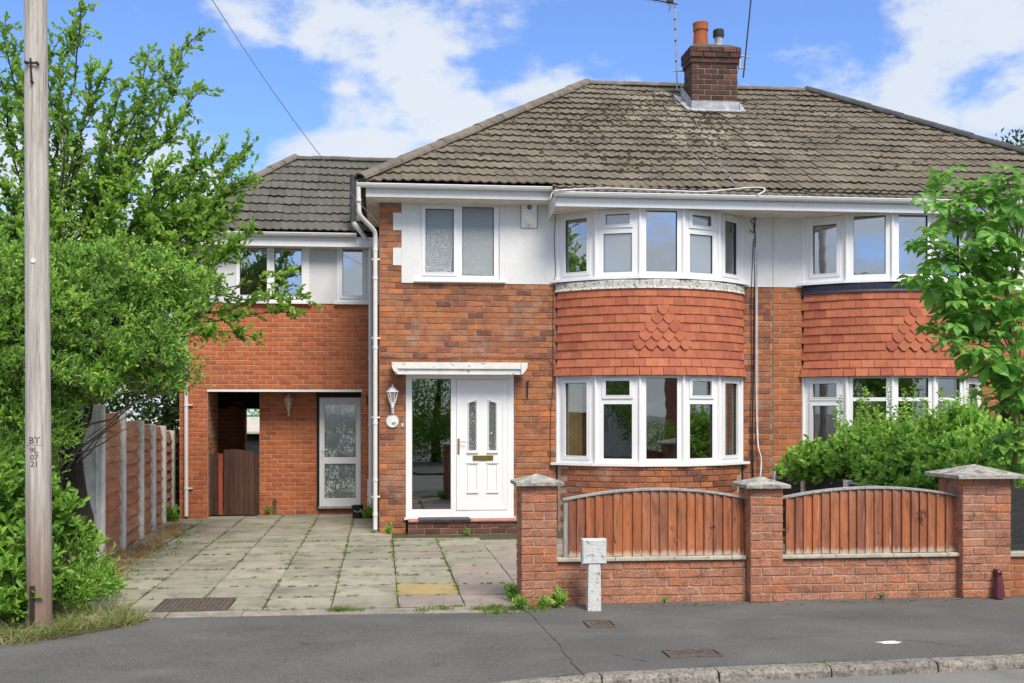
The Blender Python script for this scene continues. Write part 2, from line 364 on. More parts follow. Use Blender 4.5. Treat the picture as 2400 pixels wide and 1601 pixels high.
M['soil'] = surf('leaf litter soil', [(.10,.075,.045)], var=.4, nscale=5, fvar=.5, bump=1, bdist=.03, patches=[((.26,.21,.12), 11, .5, .62, .7), ((.08,.12,.03), 3, .5, .65, .7)])
M['grass_ground'] = surf('rough grass', [(.07,.12,.03)], var=.4, nscale=3, fvar=.5, bump=1)
M['concrete'] = surf('weathered pale concrete', [(.74,.74,.71)], var=.16, nscale=4, fine=70, fvar=.2, bump=.5, patches=[((.20,.20,.17), 6, .54, .72, .6), ((.55,.54,.52), 9, .58, .75, .5)])
M['cap'] = surf('lichened concrete cap', [(.36,.35,.32)], var=.25, nscale=7, fine=60, fvar=.35, bump=.8, patches=[((.13,.13,.11), 10, .5, .62, .8), ((.60,.59,.55), 14, .56, .68, .7)])
M['coping'] = surf('stained coping stone', [(.44,.42,.35)], var=.2, nscale=5, fine=60, fvar=.25, bump=.5, patches=[((.10,.09,.06), 5, .58, .7, .8), ((.60,.60,.56), 8, .58, .7, .6)])
M['marker'] = surf('flaking white painted concrete', [(.64,.65,.66)], var=.1, nscale=6, fine=60, fvar=.15, bump=.7, bdist=.02, patches=[((.22,.22,.17), 16, .56, .64, .8), ((.28,.28,.12), 7, .62, .76, .5)])
def grain(name, pal, s=(9, 9, .7), **kw): return surf(name, pal, stretch=s, nscale=2.4, var=.3, fine=14, fvar=.22, bump=.5, bscale=16, **kw)
def bleach(t, col):        # the board feet and heads are bleached pale where rain splashes them
    g_ = t.n('ShaderNodeNewGeometry'); sp = t.n('ShaderNodeSeparateXYZ'); t.L.new(g_.outputs['Position'], sp.inputs[0])
    h = t.math('ADD', sp.outputs[2], t.math('MULTIPLY', t.noise(t.pos((16, 16, 2)), 2.5, 4, .65), -.16))
    col = t.mix(t.rng(h, .445, .405, 0, .75), col, (.50,.43,.36))
    h2 = t.math('ADD', sp.outputs[2], t.math('MULTIPLY', t.noise(t.pos((20, 20, 1.5)), 2, 4, .65), .25))
    return t.mix(t.rng(h2, 1.16, 1.26, 0, .45), col, (.30,.24,.20))
M['wood_red'] = grain('cedar stained fence board', [(.34,.115,.05),(.43,.15,.065),(.28,.095,.045),(.38,.14,.065),(.32,.125,.07),(.22,.085,.055)], patches=[((.10,.045,.035), 2.6, .55, .68, .75, (4,4,1.0)), ((.50,.40,.33), 2.6, .60, .70, .6, (14,14,.8)), ((.07,.03,.025), 8, .63, .68, .9, (1,1,.8))], extra=bleach)
M['wood_brown'] = grain('dark brown gate board', [(.055,.028,.022),(.075,.038,.03),(.09,.045,.032),(.11,.06,.045)], patches=[((.20,.13,.10), 3, .6, .74, .5, (12,12,.9))])
M['wood_post'] = grain('orange stained post', [(.30,.07,.035)])
M['wood_grey'] = grain('silvered batten', [(.32,.32,.31)])
M['wood_waney'] = grain('waney edge fence board', [(.46,.22,.13),(.54,.28,.17),(.48,.20,.11),(.40,.21,.14)], s=(1, .8, 9), patches=[((.52,.42,.36), 5, .56, .68, .6), ((.14,.15,.06), 3, .6, .74, .6)])
M['wood_black'] = grain('black stained fence board', [(.028,.029,.032),(.036,.037,.04)], s=(1, .8, 9))
def creosote(t, col):      # the lower shaft is stained brown by preservative and ground damp
    g_ = t.n('ShaderNodeNewGeometry'); sp = t.n('ShaderNodeSeparateXYZ'); t.L.new(g_.outputs['Position'], sp.inputs[0])
    h = t.math('ADD', sp.outputs[2], t.math('MULTIPLY', t.noise(t.pos((6, 6, 1)), 2, 4, .6), -1.1))
    return t.mix(t.rng(h, .9, -.2, 0, .8), col, (.20,.115,.085))
M['pole'] = grain('weathered pole timber', [(.47,.44,.405)], s=(14, 14, .55), extra=creosote, patches=[((.10,.07,.06), 2.0, .60, .66, .75, (34,34,.35)), ((.15,.09,.065), 2.2, .56, .68, .6, (14,14,.5)), ((.50,.47,.44), 2, .52, .7, .5, (10,10,.4))])
M['iron'] = surf('rusty cast iron', [(.13,.105,.095)], rough=.6, var=.3, nscale=14, fvar=.3, bump=.7, patches=[((.22,.12,.07), 12, .55, .68, .6)])
M['iron_dark'] = surf('black wrought iron', [(.03,.025,.022)], rough=.6)
M['maroon'] = surf('maroon painted metal', [(.10,.022,.028)], rough=.4, spec=.5, var=.1, patches=[((.22,.15,.14), 30, .66, .74, .5)])
M['pot'] = surf('terracotta chimney pot', [(.34,.10,.04)], var=.15, nscale=8, patches=[((.06,.045,.035), 6, .58, .75, .7)])
M['lead'] = surf('lead flashing', [(.34,.36,.40)], rough=.5, var=.25, nscale=9, bump=.4, patches=[((.62,.64,.68), 9, .55, .7, .6)])
M['flaunch'] = surf('mossy flaunching mortar', [(.13,.125,.09)], var=.35, nscale=14, bump=1, bdist=.03)
M['galv'] = surf('galvanised tube', [(.42,.41,.38)], rough=.45, metal=.5, bump=.1, patches=[((.16,.11,.08), 14, .56, .7, .6)])
M['cable_black'] = surf('black cable', [(.03,.03,.033)], rough=.5, bump=0)
M['cable_grey'] = surf('grey cable', [(.28,.29,.31)], rough=.5, bump=0)
M['cable_white'] = surf('white cable', [(.72,.72,.72)], rough=.5, bump=0)
M['brass'] = surf('polished brass', [(.62,.45,.12)], rough=.25, metal=1, bump=0)
M['cream_metal'] = surf('cream enamel', [(.72,.68,.52)], rough=.4, bump=0)
M['blind'] = surf('yellow blind fabric', [(.78,.64,.30),(.82,.68,.34),(.74,.60,.27)], rough=.9, bump=.2)
M['net'] = surf('cream curtain', [(.60,.57,.47)], rough=.9, bump=.1)
M['paper'] = surf('white paint splash', [(.78,.78,.76)], bump=.2)
M['ink'] = surf('dark carved letters', [(.045,.035,.03)], bump=0)
M['ink_grey'] = surf('grey numerals', [(.10,.10,.11)], bump=0)
M['plaque'] = surf('plaque enamel', [(.72,.72,.73)], rough=.3, bump=0, patches=[((.45,.30,.34), 16, .62, .7, .4)])
M['plaque_rim'] = surf('plaque rim', [(.40,.40,.37)], rough=.4, bump=.1)
M['alarm'] = surf('alarm box plastic', [(.78,.78,.76)], rough=.4, bump=0)
M['blue_lens'] = surf('blue strobe lens', [(.12,.16,.30)], rough=.2, bump=0)
M['bucket'] = surf('black bucket plastic', [(.025,.027,.033)], rough=.4, bump=0)
M['flaky'] = surf('peeling white paint over board', [(.72,.72,.71)], rough=.6, var=.08, fvar=.05, bump=.4, patches=[((.10,.07,.07), 7, .60, .66, .9, (1, 1, 2.6)), ((.30,.20,.17), 18, .66, .72, .6)])
M['band'] = surf('flaking painted lead band', [(.66,.65,.62)], var=.12, nscale=8, bump=.8, bdist=.02, patches=[((.13,.12,.11), 26, .52, .60, .85)])
M['band_navy'] = surf('painted navy lead band', [(.028,.03,.055)], rough=.45, var=.2, bump=.5, patches=[((.30,.30,.34), 30, .70, .78, .6)])
M['sill_pink'] = surf('red painted step tile', [(.42,.20,.16),(.46,.22,.18),(.38,.18,.15)], var=.12)
M['mat_rubber'] = surf('grey ribbed doormat', [(.09,.09,.10)], rough=.9)
M['bark'] = surf('dark bark', [(.07,.055,.04)], var=.4, nscale=14, stretch=(3,3,.6), bump=1, bdist=.03)
M['twig'] = surf('grey twig', [(.20,.17,.13)], bump=0)
M['twig_green'] = surf('green stem', [(.16,.17,.06)], bump=0)
M['leaf_tree'] = leafmat('tree leaf', [(.15,.28,.05),(.24,.42,.06),(.34,.54,.08),(.17,.34,.05),(.46,.66,.11)], .52)
M['leaf_bush'] = leafmat('fine bright leaf', [(.20,.44,.07),(.29,.56,.09),(.40,.65,.11),(.55,.74,.14),(.23,.50,.08),(.09,.24,.04),(.07,.15,.03),(.46,.66,.12)], .5)
M['leaf_laurel'] = leafmat('glossy laurel leaf', [(.12,.27,.035),(.20,.41,.05),(.27,.50,.07),(.11,.24,.03),(.33,.55,.09)], .38, .3)
M['leaf_chest'] = leafmat('broad palmate leaf', [(.12,.32,.07),(.17,.42,.08),(.24,.50,.09),(.34,.60,.12),(.09,.24,.05)], .45, .4)
M['leaf_shrub'] = leafmat('spring green leaf', [(.18,.42,.07),(.27,.54,.08),(.38,.65,.11),(.11,.29,.05),(.54,.74,.15),(.20,.46,.07)], .48)
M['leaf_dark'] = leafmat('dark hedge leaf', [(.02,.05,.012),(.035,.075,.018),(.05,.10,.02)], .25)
M['shed_roof'] = surf('pale corrugated roof', [(.50,.47,.42)], var=.2, nscale=6)
M['black_void'] = surf('black passage shade', [(.03,.03,.03)], bump=0)  # near black stands in for the shade inside the side passage
M['soffit'] = surf('soffit board', [(.66,.62,.58)], bump=0, patches=[((.42,.36,.32), 4, .56, .8, .4)])

# ================================================================== pieces: bricks, tiles
_cache = {}
def brick_mesh(w, h, d, mat, rough=.004):
    key = ('b', round(w/.005), round(h/.004), round(d/.02), mat.name, random.randrange(3))
    if key not in _cache:
        m = MB(); m.box(-w/2, w/2, 0, d, -h/2, h/2, c=.006)
        m.v = [(x + random.uniform(-rough, rough), y + (random.uniform(-rough, rough)*.6 if y < d*.9 else 0), z + random.uniform(-rough, rough)*.8) for x, y, z in m.v]
        _cache[key] = m.mesh('brick', mat)
    return _cache[key]

def subtract(a, b, cuts):
    out = [(a, b)]
    for c0, c1 in cuts:
        nxt = []
        for x, y in out:
            if c1 <= x or c0 >= y: nxt.append((x, y)); continue
            if c0 > x: nxt.append((x, c0))
            if c1 < y: nxt.append((c1, y))
        out = nxt
    return out

def lay(pieces, x0, x1, z0, z1, holes, L, H, J, M4, depth, mat, par, jit=.002, phase=0, dark_rows=()):
    nrow = int(round((z1-z0)/H)); H = (z1-z0)/nrow
    for r in range(nrow):
        zc = z0 + (r+.5)*H
        for a, b in subtract(x0, x1, [(h[0], h[1]) for h in holes if h[2] < zc < h[3]]):
            off = ((r+phase) % 2)*L/2; k = math.floor((a-x0-off)/L)
            while True:
                p = x0 + off + k*L; q = p + L; k += 1
                if p >= b: break
                s, e = max(p, a), min(q, b)
                if e - s - J < .02: continue
                w = e - s - J; cx = (s+e)/2
                T = M4 @ Matrix.Translation((cx + random.uniform(-jit, jit), random.uniform(-.003, .003), zc + random.uniform(-jit, jit)*.8)) @ Matrix.Rotation(random.gauss(0, .004), 4, 'Y')
                pieces.append((T, w, H-J, depth, mat, par))

def emit(pieces, limit, name='brick', rest='brickwork'):
    cnt = {}; left = {}
    for (T, w, h, d, mat, par) in pieces:
        if cnt.get('n', 0) < limit:
            cnt['n'] = cnt.get('n', 0) + 1
            obj(name, brick_mesh(w, h, d, mat), par, T)
        else:
            key = (par.name, mat.name)
            if key not in left: left[key] = (MB(), mat, par)
            m = left[key][0]; me = brick_mesh(w, h, d, mat)
            m.add([tuple(T @ v.co) for v in me.vertices], [tuple(p.vertices) for p in me.polygons])
    for m, mat, par in left.values():
        m.build(rest, mat, par, kind='stuff')

def frame(origin, xdir):
    x = Vector(xdir).normalized(); z = Vector((0, 0, 1)); y = z.cross(x)
    m = Matrix((x, y, z)).transposed().to_4x4(); m.translation = Vector(origin); return m
def FX(Y, X=0, z=0): return frame((X, Y, z), (1, 0, 0))

def window(parent, M4, w, h, cells, depth=.07, name='window', glass='glass', fmat='upvc', label=None, casw=.052):
    """cells: (x0, x1, z0, z1, opening) glass rectangles; opening ones get a raised casement ring"""
    m = MB(); m.M = M4
    m.holed(0, w, 0, h, [c[:4] for c in cells], 0, depth)
    fr = m.build(name, M[fmat], parent, label=label)
    for c in cells:
        x0, x1, z0, z1, op = c[:5]
        if op:
            k = MB(); k.M = M4
            k.holed(x0-casw, x1+casw, z0-casw, z1+casw, [(x0, x1, z0, z1)], -.020, -.001)
            k.holed(x0-.012, x1+.012, z0-.012, z1+.012, [(x0, x1, z0, z1)], -.026, -.0205)
            k.build('casement', M[fmat], fr)
        s = MB(); s.M = M4
        s.holed(x0, x1, z0, z1, [(x0+.007, x1-.007, z0+.007, z1-.007)], .012, .034)
        s.build('gasket', M['seal'], fr)
        g = MB(); g.M = M4; g.box(x0+.002, x1-.002, .030, .042, z0+.002, z1-.002)
        g.build('pane', M[c[5] if len(c) > 5 else glass], fr)
    return fr

# roof tiles -----------------------------------------------------------
def tile_mesh(w, ln, mat, lift=.034, roll=.15, hgt=.022, var=0):
    key = ('t', round(w, 3), round(ln, 3), mat.name, var)
    if key in _cache: return _cache[key]
    n = max(4, int(round(w/roll*5))); m = MB(); top = []; low = []; v = []
    for i in range(n+1):
        x = w*i/n; pr = hgt*(0.5+0.5*math.cos(2*math.pi*(x-.028)/roll))**2.2
        v += [(x, -.004, lift+pr), (x, ln, pr*.9), (x, .006, lift+pr-.024)]
    f = []
    for i in range(n):
        a = 3*i; b = 3*(i+1)
        f += [(a, b, b+1, a+1), (a+2, b+2, b, a)]
    m.add(v, f); _cache[key] = m.mesh('tile', mat); return _cache[key]

def clip_poly_mesh(me, T, planes):
    import bmesh
    bm = bmesh.new(); bm.from_mesh(me); bm.transform(T)
    for co, no in planes:
        bmesh.ops.bisect_plane(bm, geom=bm.verts[:]+bm.edges[:]+bm.faces[:], plane_co=co, plane_no=no, clear_outer=True)
    out = None
    if len(bm.faces):
        out = bpy.data.meshes.new('tile'); bm.to_mesh(out)
        for mm in me.materials: out.materials.append(mm)
    bm.free(); return out

def roof_plane(parent, O, sd, td, poly, w, gauge, mats, limit, length=None, prio=None, name='tile', cuts=(), pickmat=None, sort=None):
    O = Vector(O); sd = Vector(sd).normalized(); td = Vector(td).normalized(); nd = sd.cross(td)
    B = Matrix((sd, td, nd)).transposed().to_4x4(); B.translation = O
    length = length or gauge + .05
    n = len(poly); s0 = min(p[0] for p in poly); s1 = max(p[0] for p in poly); t0 = min(p[1] for p in poly); t1 = max(p[1] for p in poly)
    area = sum(poly[i][0]*poly[(i+1) % n][1]-poly[(i+1) % n][0]*poly[i][1] for i in range(n))
    sg = 1 if area > 0 else -1
    edges = []
    for i in range(n):
        a = poly[i]; b = poly[(i+1) % n]; e = (b[0]-a[0], b[1]-a[1])
        if abs(e[1]) < 1e-6: continue                   # eave and ridge lines need no cut
        l = math.hypot(*e); edges.append((a, (sg*e[1]/l, -sg*e[0]/l)))    # outward normal
    items = []
    rows = int(round((t1-t0)/gauge)); g = (t1-t0)/rows
    for r in range(rows):
        k = 0
        while s0 + k*w < s1 - .01:
            s = s0 + k*w; t = t0 + r*g; k += 1
            cs = [(s, t), (s+w, t), (s+w, t+g), (s, t+g)]
            outs = [[(c[0]-a[0])*nn[0]+(c[1]-a[1])*nn[1] for c in cs] for a, nn in edges]
            if any(all(o > -.001 for o in oo) for oo in outs): continue
            if any(c[0] < s+w/2 < c[1] and c[2] < t+g/2 < c[3] for c in cuts): continue
            need = [edges[i] for i, oo in enumerate(outs) if any(o > .002 for o in oo)]
            mt = pickmat(O + sd*(s+w/2) + td*(t+g/2)) if pickmat else mats
            slip = -random.uniform(.01, .03) if random.random() < .02 else random.gauss(0, .003)
            T = B @ Matrix.Translation((s, t + slip, random.uniform(0, .007) + .010*math.sin(s*1.1+t*.7) + .006*math.sin(s*2.7-t*2))) @ Matrix.Rotation(random.gauss(0, .010), 4, 'X') @ Matrix.Rotation(random.gauss(0, .007), 4, 'Y') @ Matrix.Rotation(random.gauss(0, .005), 4, 'Z')
            items.append((t, s, T, need, mt))
    items.sort(key=sort or (lambda i: i[0]))
    cnt = 0; rest = {}
    for t, s, T, need, mt in items:
        me = tile_mesh(w*.995, length, M[mt])
        if need:
            planes = [(B @ Vector((a[0], a[1], 0)), B.to_3x3() @ Vector((nn[0], nn[1], 0))) for a, nn in need]
            me = clip_poly_mesh(me, T, planes)
            if me is None: continue
            T = Matrix.Identity(4)
        if cnt < limit:
            obj(name, me, parent, T); cnt += 1
        else:
            m = rest.setdefault(mt, MB())
            m.add([tuple(T @ v.co) for v in me.vertices], [tuple(p.vertices) for p in me.polygons])
            if need: bpy.data.meshes.remove(me)
    for mt, m in rest.items(): m.build('far_tiles', M[mt], parent, kind='stuff')

def halfround(parent, A, B_, mat, r=.105, step=.34, name='ridge_tile', lift=-.012):
    bed = MB(); d0 = (Vector(B_)-Vector(A)); s0 = d0.cross(Vector((0, 0, 1))).normalized()*r*.92; lo = Vector((0, 0, -.12)); hi = Vector((0, 0, .02))
    a_, b_ = Vector(A)+d0.normalized()*.03, Vector(B_)
    bed.add([a_-s0+lo, a_+s0+lo, a_+s0*.7+hi, a_-s0*.7+hi, b_-s0+lo, b_+s0+lo, b_+s0*.7+hi, b_-s0*.7+hi], [(0,1,2,3),(7,6,5,4),(0,3,7,4),(1,5,6,2),(3,2,6,7)])
    bed.build('mortar_bedding', M['flaunch'], parent)
    A = Vector(A); B_ = Vector(B_); d = B_-A; L = d.length; d.normalize(); n = max(1, int(L/step)); st = L/n
    side = d.cross(Vector((0, 0, 1))).normalized(); up = side.cross(d)
    key = ('h', round(st, 3), mat.name, round(r, 3))
    if key not in _cache:
        m = MB(); v = []
        for (x, rr) in ((-.02, r*1.04), (st+.01, r*.98)):
            for k in range(9):
                t = math.pi*k/8; v.append((x, math.cos(t)*rr, math.sin(t)*rr*.85))
        for k in range(9):
            t = math.pi*k/8; v.append((-.02, math.cos(t)*r*.84, math.sin(t)*r*.68))
        f = [(k, k+1, 9+k+1, 9+k) for k in range(8)] + [(k+1, k, 18+k, 18+k+1) for k in range(8)]
        m.add(v, f); _cache[key] = m.mesh('ridge_tile', mat)
    for i in range(n):
        T = Matrix((d, side, up)).transposed().to_4x4(); T.translation = A + d*(i*st) + up*(lift + random.uniform(-.006, .006))
        obj(name, _cache[key], parent, T @ Matrix.Rotation(random.gauss(0, .012), 4, 'Z'))

# leaves ---------------------------------------------------------------
def leaf_arrays(Pn, D, S, size, asp=.42, fold=.25, shape=4):
    """Pn base points, D unit directions, S unit side vectors, size lengths -> vertices and faces (numpy)"""
    Nn = np.cross(D, S); n = len(Pn); sz = size[:, None]
    if shape == 4:
        pts = [Pn, Pn + D*sz*.55 - S*sz*asp/2 + Nn*sz*fold*asp, Pn + D*sz - Nn*sz*.12, Pn + D*sz*.55 + S*sz*asp/2 + Nn*sz*fold*asp]
        V = np.stack(pts, 1).reshape(-1, 3)
        b = np.arange(n)*4
        Fc = np.concatenate([np.stack([b, b+1, b+2], 1), np.stack([b, b+2, b+3], 1)])
    else:
        pts = [Pn, Pn + D*sz*.35 - S*sz*asp*.38 + Nn*sz*fold*asp, Pn + D*sz*.72 - S*sz*asp*.46 + Nn*sz*fold*asp*.6, Pn + D*sz - Nn*sz*.15, Pn + D*sz*.72 + S*sz*asp*.46 + Nn*sz*fold*asp*.6, Pn + D*sz*.35 + S*sz*asp*.38 + Nn*sz*fold*asp]
        V = np.stack(pts, 1).reshape(-1, 3); b = np.arange(n)*6
        Fc = np.concatenate([np.stack([b, b+1, b+2], 1), np.stack([b, b+2, b+3], 1), np.stack([b, b+3, b+4], 1), np.stack([b, b+4, b+5], 1)])
    return V, Fc
def tri_mesh(name, V, Fc, mat):
    me = bpy.data.meshes.new(name); nv = len(V); nf = len(Fc)
    me.vertices.add(nv); me.vertices.foreach_set('co', np.ascontiguousarray(V, dtype=np.float32).ravel())
    me.loops.add(nf*3); me.loops.foreach_set('vertex_index', np.ascontiguousarray(Fc, dtype=np.int32).ravel())
    me.polygons.add(nf); me.polygons.foreach_set('loop_start', np.arange(nf, dtype=np.int32)*3)
    try: me.polygons.foreach_set('loop_total', np.full(nf, 3, dtype=np.int32))
    except Exception: pass
    me.materials.append(mat); me.update(calc_edges=True); return me
def unit(a):
    return a/np.maximum(np.linalg.norm(a, axis=1, keepdims=True), 1e-9)
def leaves_on(points, dirs, size, jitter=.6, up=.35, asp=.45, shape=4, sj=.3, fold=.25):
    n = len(points); D = unit(dirs + rng.normal(0, jitter, (n, 3)) + np.array([0, 0, up]))
    # leaves turn their faces to the light
    S = unit(np.cross(rng.normal(0, .55, (n, 3)) + np.array([.1, -.75, .8]), D))
    return leaf_arrays(points, D, S, size*(1 + rng.uniform(-sj, sj, n)), asp, fold, shape)

class Plant:
    """woody frame in one mesh builder, leaves gathered as arrays"""
    def __init__(s): s.w = MB(); s.pts = []; s.dirs = []
    def bough(s, a, b, r0, r1, bend=.3, n=8, sides=5):
        a = Vector(a); b = Vector(b); L = (b-a).length
        c = (a+b)/2 + Vector((random.uniform(-1, 1), random.uniform(-1, 1), random.uniform(.2, 1)))*L*bend*.4
        pts = []
        for i in range(n+1):
            t = i/n; p = a*(1-t)**2 + c*2*t*(1-t) + b*t*t
            if 0 < i < n: p = p + Vector([random.gauss(0, .012*L) for _ in range(3)])
            pts.append(p)
        s.w.tube(pts, [r0 + (r1-r0)*i/n for i in range(n+1)], sides, cap=False)
        return pts
    def twigs(s, pts, t0, n, ln, spread=1.0, rise=.3, leaves=9, r=.004, taper=True):
        m = len(pts)-1
        for i in range(n):
            t = t0 + (1-t0)*(i+random.random())/n; k = min(int(t*m), m-1); f = t*m-k
            p = pts[k].lerp(pts[k+1], f); d = (pts[k+1]-pts[k]).normalized()
            q = (d*.7 + Vector([random.gauss(0, spread) for _ in range(3)]) + Vector((0, 0, rise))).normalized()
            l = ln*random.uniform(.5, 1.2)*(1.0 - .45*t if taper else 1)
            e = p + q*l + Vector((0, 0, -.04*l))
            s.w.tube([p, p.lerp(e, .5) + Vector([random.gauss(0, .02*l) for _ in range(3)]), e], [r, r*.7, r*.4], 3, cap=False)
            for j in range(leaves):
                u = (j+.6)/leaves; s.pts.append(tuple(p.lerp(e, u))); s.dirs.append(tuple(q))
            s.pts.append(tuple(e)); s.dirs.append(tuple(q*1.5))
    def foliage(s, name, size, mat, parent, **kw):
        V, Fc = leaves_on(np.array(s.pts), np.array(s.dirs), size, **kw)
        return obj(name, tri_mesh(name, V, Fc, mat), parent, kind='stuff')

# ================================================================== THE SETTING
def structure(name, mb, mat, parent=None): return mb.build(name, mat, parent, kind='structure')
g = MB(); g.box(-400, 400, 10.25, 600, -.5, -.035); structure('ground', g, M['grass_ground'])
g = MB(); g.box(-400, 400, -400, 9.0, -.6, -.075)
structure('road', g, M['asphalt_road'])
# far pavement on the camera's side of the street
g = MB(); g.box(-60, 60, -1.9, .55, -.3, 0); structure('near_footway', g, M['asphalt'])
# footway with the dropped crossing on the left
g = MB(); n = 120; rows = 12
def foot_z(X, Y):
    drop = 1 - min(max((X-.75)/.7, 0), 1); drop = drop*drop*(3-2*drop)
    if X < -4.2: drop *= max(0, 1-(-4.2-X)/1.0)
    return -.062*drop*max(0, min(1, (9.3-Y)/1.8))
def kerb_y(X): return 7.322 + .07*(X-1.5) if X > 1.5 else 7.322 + .02*(X-1.5)
vs = []; fs = []
for i in range(n+1):
    X = -30 + 60*i/n if False else (-30 + i*1.0 if i < 24 else (-6 + (i-24)*.125 if i < 104 else 4 + (i-104)*1.9))
    y0 = kerb_y(max(X, -5.5)); y1 = 10.3
    for j in range(rows):
        Y = y0 + .10 + (y1-y0-.10)*j/(rows-1); vs.append((X, Y, foot_z(X, Y)))
for i in range(n):
    for j in range(rows-1):
        a = i*rows+j; fs.append((a, a+rows, a+rows+1, a+1))
g.add(vs, fs); structure('footway', g, M['asphalt'])
# kerb stones
kerb = obj('kerb', None, None, kind='structure')
x = -12.0
while x < 16:
    L = random.uniform(.88, .93); m = MB()
    xa, xb = x+.006, x+L-.006; vs = []
    for X in (xa, (xa+xb)/2, xb):
        yk = kerb_y(max(X, -5.5)); zt = foot_z(X, 7.5)+.004
        vs += [(X, yk-.03, -.2), (X, yk-.015, zt-.03), (X, yk, zt-.006), (X, yk+.02, zt), (X, yk+.125, zt)]
    vs = [(a+random.uniform(-.003, .003), b+random.uniform(-.003, .003), c+random.uniform(-.002, .002)) for a, b, c in vs]
    fs = [(i*5+j, (i+1)*5+j, (i+1)*5+j+1, i*5+j+1) for i in range(2) for j in range(4)] + [(0,1,2,3,4), (14,13,12,11,10)]
    m.add(vs, fs); m.build('kerb_stone', M['kerb'], kerb); x += L
# concrete edging strip between footway and drive, broken pieces
edge = obj('edging_strip', None, None, kind='structure'); x = -2.72
while x < 1.5:
    L = random.uniform(.5, 1.1) if x > -1.9 else .7; m = MB()
    L = min(L, 1.56-x)
    yf = 9.80 + random.uniform(-.03, .03); m.box(x+.006, x+L-.006, yf, 10.06, -.08, .006, 0)
    m.v = [(a+random.uniform(-.012, .012), b+random.uniform(-.02, .015), c+random.uniform(-.003, .006)) for a, b, c in m.v]
    m.build('edging_stone', M['edging'], edge); x += L
    if L < .2: break
# driveway bed and slabs
g = MB(); g.box(-4.1, 6.36, 10.04, 19.55, -.2, -.010); drive = structure('driveway', g, M['joint'])
S_ = .66
def slab(x0, x1, y0, y1, mat, tilt=.004, zt=.006):
    m = MB(); w = x1-x0; l = y1-y0
    v = [(-w/2,-l/2,-.03),(w/2,-l/2,-.03),(w/2,l/2,-.03),(-w/2,l/2,-.03),(-w/2,-l/2,0),(w/2,-l/2,0),(w/2,l/2,0),(-w/2,l/2,0)]
    v = [(a+random.uniform(-.004, .004), b+random.uniform(-.004, .004), c) for a, b, c in v]
    m.add(v, [(0,1,5,4),(1,2,6,5),(2,3,7,6),(3,0,4,7),(4,5,6,7)])
    T = Matrix.Translation(((x0+x1)/2, (y0+y1)/2, zt + random.uniform(-.005, .006))) @ Matrix.Rotation(random.gauss(0, tilt), 4, 'X') @ Matrix.Rotation(random.gauss(0, tilt), 4, 'Y') @ Matrix.Rotation(random.gauss(0, tilt*.8), 4, 'Z')
    m.build('paving_slab', M[mat], drive, M=T)
cols = [-3.79, -3.13, -2.47, -1.81, -1.15, -.49, .17, .83, 1.49]
for ci in range(len(cols)-1):
    xa, xb = cols[ci], cols[ci+1]; off = 0 if ci < 6 else (.02 if ci == 6 else -.05)
    rr = 0; y = 10.10 + off
    while True:
        ya, yb = y, y + S_; y += S_; rr += 1
        lim = 19.45 if xb < 0 else (16.37 if xb < .2 else 15.62)
        if ya > lim - .08: break
        yb = min(yb, lim)
        if ci in (2, 3) and rr == 1:      # the drain grating sits here
            if ci == 2: slab(xa+.007, -2.215, ya+.011, yb-.011, 'slab')
            else: slab(-1.475, xb-.007, ya+.011, yb-.011, 'slab')
            continue
        mt = 'slab'
        if ci >= 6: mt = random.choice(['slab', 'slab', 'slab', 'slab_pink'])
        if ci == 7 and rr in (1, 2): mt = 'slab_pink'
        if ci == 6 and rr == 2: mt = 'slab_gold'
        if ci == 6 and rr == 1: mt = 'slab_pink'
        slab(xa+.007, xb-.007, ya+.011, yb-.011, mt, tilt=.005 if ci < 6 else .009)
for (ya, yb) in ((16.43, 17.05), (17.07, 17.68), (17.70, 18.30), (18.32, 18.80)): slab(-.483, -.045, ya, yb, 'slab', .005)
for ci in range(8):      # beyond column 8 to the left garden wall: front garden slabs
    xa = 1.49 + ci*.61
    for rj in range(9):
        ya = 10.45 + rj*.61
        if ya > 15.3: break
        slab(xa+.006, xa+.604, ya+.006, ya+.604, random.choice(['slab_pink', 'slab', 'slab_pink']), .006)
# verge soil on the left
g = MB(); pts = [(-14, 8.9), (-5.2, 8.95), (-3.6, 8.85), (-2.75, 9.0), (-2.35, 9.35), (-2.15, 9.7), (-2.72, 9.82), (-2.85, 10.3), (-3.3, 11.5), (-3.5, 13.4), (-4.2, 24), (-14, 24)]
n = len(pts); g.add([(x, y, -.08) for x, y in pts] + [(x*.995, y*1.002+.01, .014) for x, y in pts], [tuple(range(n, 2*n))] + [(i, (i+1) % n, (i+1) % n+n, i+n) for i in range(n)])
structure('verge', g, M['soil'])
g = MB(); g.box(6.45, 13, 10.4, 16, -.2, .012); structure('front_garden', g, M['soil'])

# ================================================================== HOUSES
YM, YE, YR = 16.4, 18.9, 19.5          # main front wall, extension front, recess wall
XL, XP, XR = -.03, 6.45, 12.93         # left flank, party line, right flank
EY, EZ, TS = 16.0, 5.53, 4.43          # eave line and plan depth to the ridge
RZ = 8.55; RX0, RX1 = 4.15, 8.75; EX0, EX1 = -.285, 13.185
SLOPE = Vector((0, TS, RZ-EZ)); TLEN = SLOPE.length
house = thing('house', 'left half of the brick semi with white front door, tile hung bay and chimney', 'house', (3.2, YM, 0), 'semi detached pair')
neigh = thing('house', 'right half of the semi with dark navy band over its tile hung bay', 'house', (9.7, YM, 0), 'semi detached pair')
ext = thing('side_extension', 'lower set back brick extension with grey tiled roof and open passage', 'house extension', (-1.8, YE, 0))

def mirror(x): return 2*XP - x
BAYX = (4.385, 8.515); BR = 2.024; BCY = 17.70
def arc(cx, a, r=BR, z=0): return Vector((cx + r*math.sin(R(a)), BCY - r*math.cos(R(a)), z))
doorX = (.395, 2.13); doorZ = (.27, 2.59)

